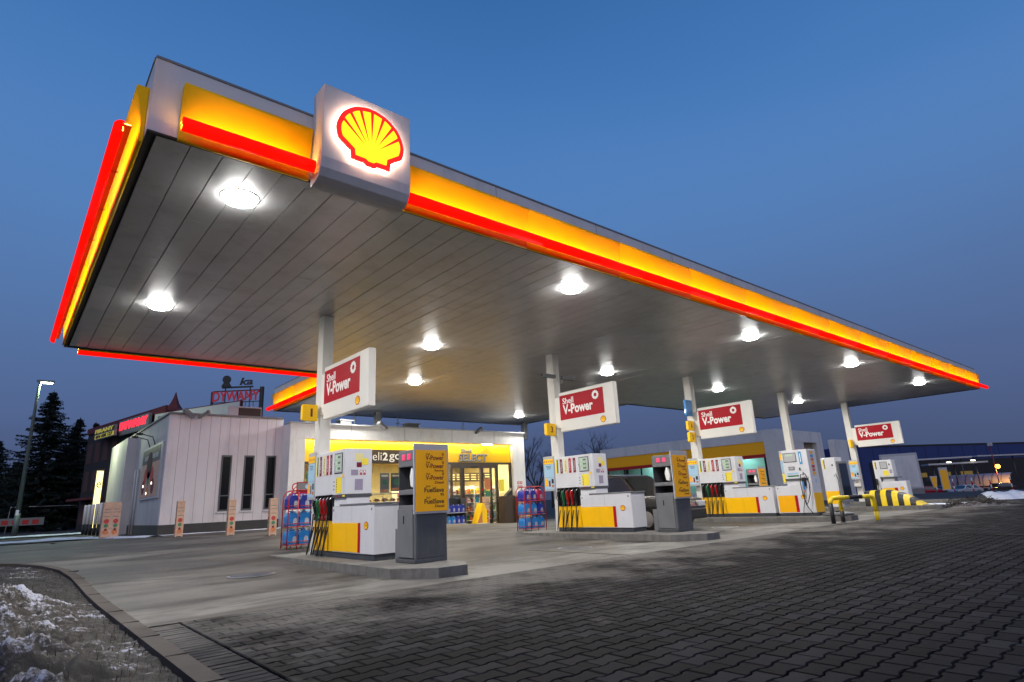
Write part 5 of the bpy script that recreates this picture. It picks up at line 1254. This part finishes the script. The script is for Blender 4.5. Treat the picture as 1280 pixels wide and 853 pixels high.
# rooftop lettering frame
p0 = at_d(262, 514, 36); p1 = at_d(327, 514, 36); a_, d_, L_ = frame2(p0, p1); k = L_ / 65.0
t = thing('rooftop_sign', (a_.x, a_.y, p0.z - .2), 'dark red lettering in an open steel frame on the roof behind', 'sign', math.atan2(d_.y, d_.x)); H = 30 * k
b = MB()
b.box((0, 0, -.8), (.12, .12, H * .95), 'black'); b.box((L_ - .2, 0, -.9), (L_, .2, H * 1.08), 'black'); b.box((.121, 0, H * .93), (L_ - .21, .1, H * .97), 'roof_red'); b.box((.121, 0, H * .45), (L_ - .21, .06, H * .48), 'black')
for f in (.26, .5, .74): b.box((L_ * f, .02, -.5), (L_ * f + .05, .07, H * .93), 'black')
b.tube([(.1, .05, 0), (L_ - .2, .05, H * .9)], .03, 'black', 5); b.build('frame', t)
b = MB(); text(b, 'DYWANY', (L_ * .49, -.03, H * .72), (1, 0, 0), (0, 0, 1), L_ * .90, H * .42, 'dim_red', .03, .02)
for q in range(9): b.box((L_ * (.22 + q * .075), -.02, H * .26), (L_ * (.22 + q * .075) + .05, .0, H * .44), 'pole_green')
b.v = b.v; b.build('lettering', t)
t2 = thing('roof_letters', (a_.x + d_.x * L_ * .2, a_.y + d_.y * L_ * .2, p0.z - .2 + H), 'black figure emblem and letters on a bar above the rooftop frame', 'sign', math.atan2(d_.y, d_.x)); W2 = L_ * .60
b = MB(); b.box((0, 0, .10), (W2, .08, .20), 'black'); b.box((W2 * .1, .0, -.1), (W2 * .13, .05, .1), 'black'); b.box((W2 * .9, .0, -.1), (W2 * .93, .05, .1), 'black'); b.build('bar', t2)
b = MB(); disc(b, (W2 * .15, 0, .20 + W2 * .23), (1, 0, 0), (0, 0, 1), W2 * .13, 'black', .1, 18); b.prism([(0, 0), (W2 * .32, 0), (W2 * .24, W2 * .13), (W2 * .08, W2 * .13)], (-W2 * .01, 0, .203), (1, 0, 0), (0, 0, 1), (0, -.1, 0), 'black'); b.build('figure', t2)
b = MB(); text(b, 'ka', (W2 * .78, -.0, .22 + W2 * .14), (1, 0, 0), (0, 0, 1), W2 * .42, W2 * .24, 'black', .03, .02, shear=.2); b.build('lettering', t2)

# ------------------------------------------------------------------ right: wash building
wb = thing('wash_building', (0, 0, 0), 'pale blue-grey wash building with a dull yellow band behind the pumps', 'building')
QX, QT = 38.0, 4.72
b = MB()
b.box((QX, 18.4, -.6), (QX + .3, 19.25, QT), 'wash_wall'); b.box((QX, 19.251, 4.0), (QX + .3, 33.5, QT), 'wash_wall'); b.box((QX + .02, 32.9, 0), (QX + .3, 33.5, 3.99), 'wash_wall')
b.box((QX + .301, 18.4, -.6), (41.9, 18.7, QT), 'wash_shade')
b.box((QX + .301, 18.38, 3.95), (44.9, 18.7, QT - .002), 'wash_wall'); b.box((43.9, 18.38, -.6), (44.9, 18.7, 3.949), 'wash_wall'); b.box((44.91, 17.6, -.8), (47.2, 18.0, 4.15), 'wash_wall'); b.box((44.0, 18.71, 0), (44.9, 33, 4.6), 'wash_shade')
b.box((41.9, 19.6, 0), (43.9, 19.8, 3.94), 'wash_shade'); b.box((QX + .31, 33.2, 0), (43.9, 33.5, 4.6), 'wash_wall')
b.build('wall', wb)
b = MB(); b.box((QX + .302, 18.71, 4.55), (43.99, 33.19, 4.65), 'mid_grey'); b.build('roof', wb)
b = MB(); b.box((QX + .05, 19.26, 3.18), (QX + .12, 32.89, 3.99), 'wash_yellow'); b.build('yellow_band', wb); b = MB(); b.box((QX + .04, 19.26, 2.95), (QX + .13, 32.89, 3.178), 'wash_red'); b.build('red_band', wb)
b = MB(); b.box((QX + .05, 19.26, .0), (QX + .11, 32.89, .9), 'wash_wall')
for y in lin(19.3, 32.8, 9): b.box((QX + .05, y, .901), (QX + .11, y + .12, 2.949), 'dark_wall')
b.build('window_frame', wb)
b = MB(); b.box((QX + .08, 19.43, .901), (QX + .09, 32.8, 2.949), 'glass_green'); b.build('window', wb)
mat('wash_inside', (.70, .80, .78), .7)
b = MB(); b.box((QX + 2.6, 19.5, 0), (QX + 2.7, 32.8, 4.0), 'wash_inside'); b.build('room_lining', wb)
b = MB(); b.box((42.9, 19.55, 2.7), (43.7, 19.59, 3.9), 'wash_yellow'); b.box((42.9, 19.54, 2.3), (43.7, 19.589, 2.699), 'wash_red'); b.build('poster', wb)
for y in (22, 26, 30): area_light('wash_lamp', (QX + 1.5, y, 3.7), 60, 1.2, (.80, 1, .97), shape='RECTANGLE', sy=.2)

# navy hall, far canopies and the parking area
def block(name, pts_px, z1, mt, lb, cat, part, depth=18, z0=-1.4):
    (pa, da), (pb, db) = pts_px; A_ = at_d(pa, 600, da); B_ = at_d(pb, 600, db); a_, d_, L_ = frame2(A_, B_)
    t = thing(name, (a_.x, a_.y, 0), lb, cat, math.atan2(d_.y, d_.x)); b = MB(); b.box((0, 0, z0), (L_, depth, z1), mt); b.build(part, t); return t, L_
t, L_ = block('market_hall', ((1045, 104), (1420, 124)), 7.3, 'navy_wall', 'long dark navy hall across the far side of the car park', 'hall', 'wall')
b = MB(); b.box((0, -.06, 7.301), (L_, .2, 7.6), 'dark_wall')
for i in range(14): b.box((i * 3.1, -.03, .2), (i * 3.1 + .06, -.001, 7.2), 'dark_wall')
b.build('roof_edge', t)
b = MB(); b.box((8.0, -.10, -1.3), (L_, -.01, 4.6), 'dark_wall'); b.build('shop_front', t)
for k, x in enumerate((12, 15.5, 20, 27)):
    b = MB(); b.box((x, -.14, .5 if k else .9), (x + (.12, 1.4, 2.6, 2.2)[k], -.11, 1.5), ('lit_green' if 'lit_green' in MATS else 'dim_window') if 0 else 'car_glass'); b.build('window', t)
mat('dim_window', (.1, .07, .02), .5, emit=(.55, .36, .06), es=.16)
for x, w in ((17.5, 3.2), (24, 2.5), (29, 3)): b = MB(); b.box((x, -.16, 1.6), (x + w, -.141, 2.4), 'dim_window'); b.build('lit_window', t)
def slab(pa, pb, ya, yb, d0, d1, lb, thick=.22):
    A_ = at_d(pa, ya, d0); B_ = at_d(pb, yb, d1); a_, d_, L_ = frame2(A_, B_); t = thing('flat_canopy', (a_.x, a_.y, (A_.z + B_.z) / 2), lb, 'canopy', math.atan2(d_.y, d_.x), 'low flat canopies across the car park')
    b = MB(); b.box((0, 0, 0), (L_, 3.2, thick), 'light_grey'); b.build('roof', t)
    for k in range(3): b = MB(); b.tube([(1 + k * (L_ - 2) / 2, 1.6, -A_.z), (1 + k * (L_ - 2) / 2, 1.6, -.01)], .08, 'dark_grey', 6); b.build('post', t)
    return t
slab(1143, 1215, 577, 571, 92, 90, 'upper pale flat canopy beside the glass board'); slab(1161, 1235, 583, 577, 86, 84, 'lower pale flat canopy with two lit lamps'); slab(1222, 1330, 572, 566, 96, 100, 'pale flat canopy running off the picture edge')
for i, (px, py, lb) in enumerate(((1186, 577.5, 'lit lamp under the low canopy, nearer the glass board'), (1216, 575.0, 'brighter lit lamp under the low canopy'))):
    t = thing('canopy_lamp', tuple(at_d(px, py, 84)), lb, 'lamp'); b = MB(); b.box((-.6, -.15, -.14), (.6, .15, 0), 'lamp_soft'); b.build('lens', t); b = MB(); b.box((-.65, -.2, .001), (.65, .2, .06), 'dark_grey'); b.build('casing', t)
# glass display board
p = at_z(1119, 629, 0.0); A_ = at_d(1113, 640, 48); B_ = at_d(1153, 640, 47.0); a_, d_, L_ = frame2(A_, B_)
t = thing('glass_board', (a_.x, a_.y, -.35), 'large blue-grey glazed board with a pale frame beyond the small pump', 'board', math.atan2(d_.y, d_.x)); L_ = 2.65
b = MB(); b.box((0, 0, 0), (L_, .9, .75), 'mid_grey'); b.build('base', t); b = MB(); b.box((0, 0, .751), (L_, .4, 3.6), 'light_grey'); b.build('frame', t, bevel=.03); b = MB(); b.box((.16, -.02, .9), (L_ - .14, -.001, 3.4), 'blue_glass' if 'blue_glass' in MATS else 'wash_wall'); b.build('panel', t)
# orange lamp on a mast
p = at_d(1247, 583, 84); t = thing('orange_street_lamp', (p.x, p.y, 0), 'orange glowing lamp on a thin mast over the car park', 'street lamp')
b = MB(); b.tube([(0, .3, -1.4), (0, .3, 5.4)], .07, 'maroon', 6); b.build('mast', t); b = MB(); b.box((-.3, -.0, 5.4), (.3, .5, 5.9), 'light_grey'); b.build('cap_lamp', t)
b = MB(); b.lathe([(.05, -.32), (.26, -.2), (.32, 0), (.20, .24)], (0, 0, p.z), 'lamp_orange', 12); b.build('lens', t); area_light('orange_lamp_light', (p.x, p.y - .1, p.z - .45), 500, .3, (1, .45, .08))
# flag signs
def flag(px, py, d, w, h, zb, lb, mt='board_yellow', shape=None):
    q = at_z(px, py, 0); q = at_d(px, py, d); t = thing('flag_sign', (q.x, q.y, 0), lb, 'sign', R(-42)); b = MB(); b.tube([(0, 0, -1.4), (0, 0, zb + .3)], .06, 'dark_grey', 6); b.build('post', t)
    b = MB(); pts = shape or [(-w / 2, 0), (w / 2, 0), (w / 2, h), (-w / 2, h)]; b.prism(pts, (0, .04, zb), (1, 0, 0), (0, 0, 1), (0, -.1, 0), 'light_grey'); b.prism([(x * .8, y * .86 + h * .04) for x, y in pts], (0, -.061, zb), (1, 0, 0), (0, 0, 1), (0, -.006, 0), mt); b.build('panel', t)
flag(1186, 622, 66, .95, 2.5, -.15, 'tall leaning yellow flag sign across the car park'); flag(1172, 622, 72, 1.0, 1.5, .1, 'dull yellow hourglass shaped sign beside the flag sign', 'wash_yellow', [(-.2, 0), (.2, 0), (.45, 1.4), (-.45, 1.4)])
# striped posts
sp0 = None
for k, (px, d) in enumerate(((1173, 80), (1195, 79), (1219, 77), (1242, 76), (1268, 75))):
    q = at_d(px, 620, d); q.z = -1.25; lbs = ('at the yellow hourglass sign', 'beside the tall yellow flag sign', 'before the bonnet of the pale car', 'middle of the trolley shelter', 'at the far end of the trolley shelter')
    if sp0 is None:
        sp0 = thing('striped_post', q, 'red and white striped post ' + lbs[0], 'post', 0, 'red and white posts along the car park'); 
        for i in range(5): b = MB(); b.tube([(0, 0, i * .46), (0, 0, i * .46 + .458)], .075, 'paper_white' if i % 2 == 0 else 'sign_red', 8); b.build('band', sp0)
    else: dup(sp0, q, 0, 'red and white striped post ' + lbs[k])
# trolley shelter
A_ = at_d(1190, 620, 90); B_ = at_d(1268, 620, 84); a_, d_, L_ = frame2(A_, B_); t = thing('trolley_shelter', (a_.x, a_.y, -1.2), 'curved glass trolley shelter behind the parked cars', 'shelter', math.atan2(d_.y, d_.x))
arc = [(1.8 - 1.8 * math.cos(x), 1.1 + 1.7 * math.sin(x)) for x in lin(0, math.pi / 2, 8)]
b = MB(); pts = arc + [(x, z - .04) for x, z in arc[::-1]]; b.prism(pts, (0, 0, 0), (0, 1, 0), (0, 0, 1), (L_, 0, 0), 'shelter_plastic'); b.box((0, -.02, .35), (L_, .0, .9), 'roof_red'); b.build('roof', t)
for k in range(8): x = L_ * k / 7; b = MB(); b.tube([(x, -.03, 0)] + [(x, y - .04, z + .02) for y, z in arc], .045, 'dark_grey', 6); b.build('rib', t)
# cars
def car(loc, rz, body, lb, kind='hatch', L=4.2, Wd=1.72, H=1.48, cat='car'):
    t = thing('parked_car', loc, lb, cat, rz); hw = Wd / 2
    side = [(-L / 2, .30), (-L / 2 + .02, .62), (-L / 2 + .12, .82), (-L * .30, .92), (L * .40, .95), (L / 2 - .06, .88), (L / 2, .55), (L / 2 - .03, .30)]
    wx = (-L * .31, L * .30); wr = .33
    b = MB(); 
    def ring(xs_, zs_, inset): return [(x, -hw + inset, z) for x, z in zip(xs_, zs_)]
    low = [(x, z) for x, z in side]
    n = len(low)
    V = [(x, -hw + (.06 if z < .4 else .0) , z) for x, z in low] + [(x, hw - (.06 if z < .4 else 0), z) for x, z in low]
    Fq = [tuple(range(n))[::-1], tuple(range(n, 2 * n))] + [(i, (i + 1) % n, n + (i + 1) % n, n + i) for i in range(n)]
    b.add(V, [f[::-1] for f in Fq], body)
    top = [(-L * .24, .915), (-L * .09, H - .05), (L * .02, H), (L * .28, H - .04), (L * .43, .945)]
    ins = [.06, .20, .22, .21, .10]; m_ = len(top); V = [(x, -hw + i_, z) for (x, z), i_ in zip(top, ins)] + [(x, hw - i_, z) for (x, z), i_ in zip(top, ins)]
    b.add(V, [(0, 1, 2, 3, 4)[::-1], (5, 6, 7, 8, 9)] + [(i, i + 1, m_ + i + 1, m_ + i) for i in range(m_ - 1)] + [(4, 0, 5, 9)], body)
    bd = b.build('body', t, bevel=.05)
    b = MB()
    for sg in (-1, 1):
        y = lambda z: sg * (hw - .075 - (z - .95) * .26 + .0)
        for pts in ([(-L * .185, .98), (-L * .085, H - .12), (L * .06, H - .08), (L * .06, .98)], [(L * .08, .98), (L * .08, H - .085), (L * .27, H - .12), (L * .36, .99)]):
            V = [(x, y(z) , z) for x, z in pts]; b.add(V, [tuple(range(4)) if sg > 0 else (3, 2, 1, 0)], 'car_glass')
    b.add([(-L * .228, -hw + .15, .95), (-L * .228, hw - .15, .95), (-L * .105, hw - .25, H - .09), (-L * .105, -hw + .25, H - .09)], [(0, 3, 2, 1)], 'car_glass')
    b.add([(L * .424, -hw + .18, .98), (L * .424, hw - .18, .98), (L * .305, hw - .27, H - .1), (L * .305, -hw + .27, H - .1)], [(0, 1, 2, 3)], 'car_glass')
    for v in range(len(b.v)): x, y_, z = b.v[v]; b.v[v] = (x + (.03 if x > L * .3 and abs(y_) < hw - .14 else (-.03 if x < -L * .1 and z and abs(y_) <= hw - .14 and abs(y_) > 0 and x < -L * .09 and x > -L * .24 and (abs(y_) in (hw - .15, hw - .25)) else 0)), y_ * 1.0, z)
    b.build('window', t)
    for x in wx:
        for sg in (-1, 1):
            b = MB(); b.prism([(wr * math.cos(q * math.pi / 10), wr * math.sin(q * math.pi / 10)) for q in range(20)], (x, sg * (hw - .20), wr), (1, 0, 0), (0, 0, 1), (0, sg * .22, 0), 'rubber'); w = b.build('wheel', t, bevel=.02)
            b = MB(); disc(b, (x, sg * (hw + .021), wr), (1, 0, 0) if sg < 0 else (-1, 0, 0), (0, 0, 1), .21, 'steel', .008, 14); b.build('rim', w)
    for sg in (-1, 1):
        b = MB(); b.box((-L / 2 - .01, sg * (hw - .45), .60), (-L / 2 + .12, sg * (hw - .08), .76), 'light_grey'); b.build('headlight', t, bevel=.03)
        b = MB(); b.box((L / 2 - .10, sg * (hw - .30), .66), (L / 2 + .005, sg * (hw - .06), .86), 'sign_red'); b.build('tail_light', t, bevel=.02)
        b = MB(); b.box((-L * .17, sg * (hw + .02), .95), (-L * .13, sg * (hw + .18), 1.07), body); b.build('mirror', t, bevel=.02)
    b = MB(); b.box((-L / 2 - .02, -.26, .38), (-L / 2 + .02, .26, .49), 'paper_white'); b.build('number_plate', t); b = MB(); b.box((-L / 2 - .03, -hw + .1, .28), (-L / 2 + .1, hw - .1, .56), 'black'); b.build('bumper', t, bevel=.03)
    return t
car((14.5, 11.85, 0), R(92), 'car_dark', 'dark grey car refuelling behind the second pump', L=4.2, Wd=1.8, H=1.60)
for px, d, m_, rz, lb in ((1208, 80, 'car_silver', R(-30), 'pale silver car parked before the trolley shelter'), (1157, 82, 'car_red', R(-35), 'red car parked beyond the glass board'), (1180, 86, 'car_dark', R(-35), 'dark car parked beside the yellow signs'), (1250, 82, 'car_dark', R(-35), 'dark car parked under the orange lamp')):
    q = at_d(px, 618, d); car((q.x, q.y, -1.22), rz, m_, lb, L=4.1, H=1.45)
snow_strip(at_z(1226, 625, 0), at_z(1300, 622, 0), 1.1, h=.45); snow_strip(at_z(1150, 631, 0), at_z(1225, 629, 0), .5, h=.08)
# brush heap with snow
def brush():
    c = at_z(1218, 633, 0); V = []; F = []; rs = random.Random(11); t = thing('brush_heap', (c.x, c.y, 0), 'low dark heap of brushwood and dirty snow on the car park edge', 'brush heap')
    dx = Vector((CR.x, CR.y, 0)).normalized(); dy = Vector((CF.x, CF.y, 0)).normalized()
    b = MB()
    for _ in range(420):
        u = rs.uniform(-1, 1); p = dx * (u * 1.25) + dy * rs.uniform(-.4, .4) + Vector((0, 0, rs.uniform(.0, .30) * (1 - u * u))); q = p + Vector((rs.uniform(-.3, .3), rs.uniform(-.3, .3), rs.uniform(-.04, .14))); b.tube([p, q], .008, 'twig', 3, False, False)
    b.build('twigs', t); b = MB(); nx = 26; vs = []
    for i in range(nx + 1):
        for j in range(9):
            u = i / nx * 2 - 1; v = j / 8 * 2 - 1; p = dx * (u * 1.45) + dy * (v * .6); h = .20 * (1 - u * u) * (1 - v * v) * (.6 + noise.noise(p * 3)) - .01; vs.append((p.x, p.y, h))
    b.add(vs, [(i * 9 + j, (i + 1) * 9 + j, (i + 1) * 9 + j + 1, i * 9 + j + 1) for i in range(nx) for j in range(8)], 'heap_snow' if 'heap_snow' in MATS else 'dirty_snow2', True); b.build('heap', t)
mat('dirty_snow2', (.16, .15, .16), .8, var=.6, vs=7, dirt=(.03, .025, .02), ds=6, dirt_amt=1)
brush()
# low service bin and equipment seen beyond the shop corner
t = thing('red_cabinet', (20.5, 24.3, 0), 'dark red service cabinet at the shop corner', 'cabinet'); b = MB(); b.box((0, 0, 0), (.5, .5, 1.25), 'wash_red'); b.build('body', t, bevel=.02); b = MB(); b.box((.05, -.01, .1), (.45, -.0005, 1.1), 'red_paint'); b.build('door', t)
t = thing('yellow_box_unit', (21.6, 25.2, 0), 'small yellow and red unit on a dark stand past the shop corner', 'service unit'); b = MB(); b.box((0, 0, 0), (.5, .4, 1.5), 'dark_grey'); b.build('stand', t); b = MB(); b.box((-.02, -.03, 1.51), (.52, .4, 2.1), 'paper_yellow'); b.box((.05, -.035, 1.6), (.25, -.031, 1.9), 'dark_grey'); b.box((.0, -.03, 2.11), (.5, .4, 2.35), 'wash_red'); b.build('case', t)
# bare trees beyond the shop
def bare_tree(loc, H, seed, lb, spread=.5, dense=3):
    rs = random.Random(seed); t = thing('bare_tree', loc, lb, 'tree', 0, 'bare trees beyond the shop'); tr = MB(); cr_ = MB()
    def br(p, d, l, r, lv):
        q = p + d * l; mid = (p + q) / 2 + Vector((rs.uniform(-.06, .06) * l,) * 3)
        (tr if lv < 2 else cr_).tube([p, mid, q], r, 'bark' if lv < 2 else 'twig', 5 if lv < 3 else 3, False, lv < 3, radii=[r, r * .85, r * .65])
        if lv >= 5: return
        for _ in range(3 if lv else 5):
            nd = (d + Vector((rs.uniform(-1, 1), rs.uniform(-1, 1), rs.uniform(-.35, .6))) * spread * (1 + .15 * lv)).normalized(); br(p.lerp(q, rs.uniform(.55, 1.0)), nd, l * rs.uniform(.55, .8), r * .55, lv + 1)
    br(Vector((0, 0, 0)), Vector((0, 0, 1)), H * .42, H * .022, 0); tr.build('trunk', t); cr_.build('crown', t)
def pg(px, d): q = at_d(px, 610, d); return (q.x, q.y, 0)
bare_tree(pg(750, 62), 7.0, 3, 'bare round-crowned tree above the wash building roof', .62)
bare_tree(pg(672, 58), 6.6, 4, 'bare tree just beyond the shop corner', .6); bare_tree(pg(690, 66), 6.8, 6, 'bare tree behind the column with cameras', .6); bare_tree(pg(655, 75), 8.5, 9, 'thin bare tree farthest behind the shop corner', .4)
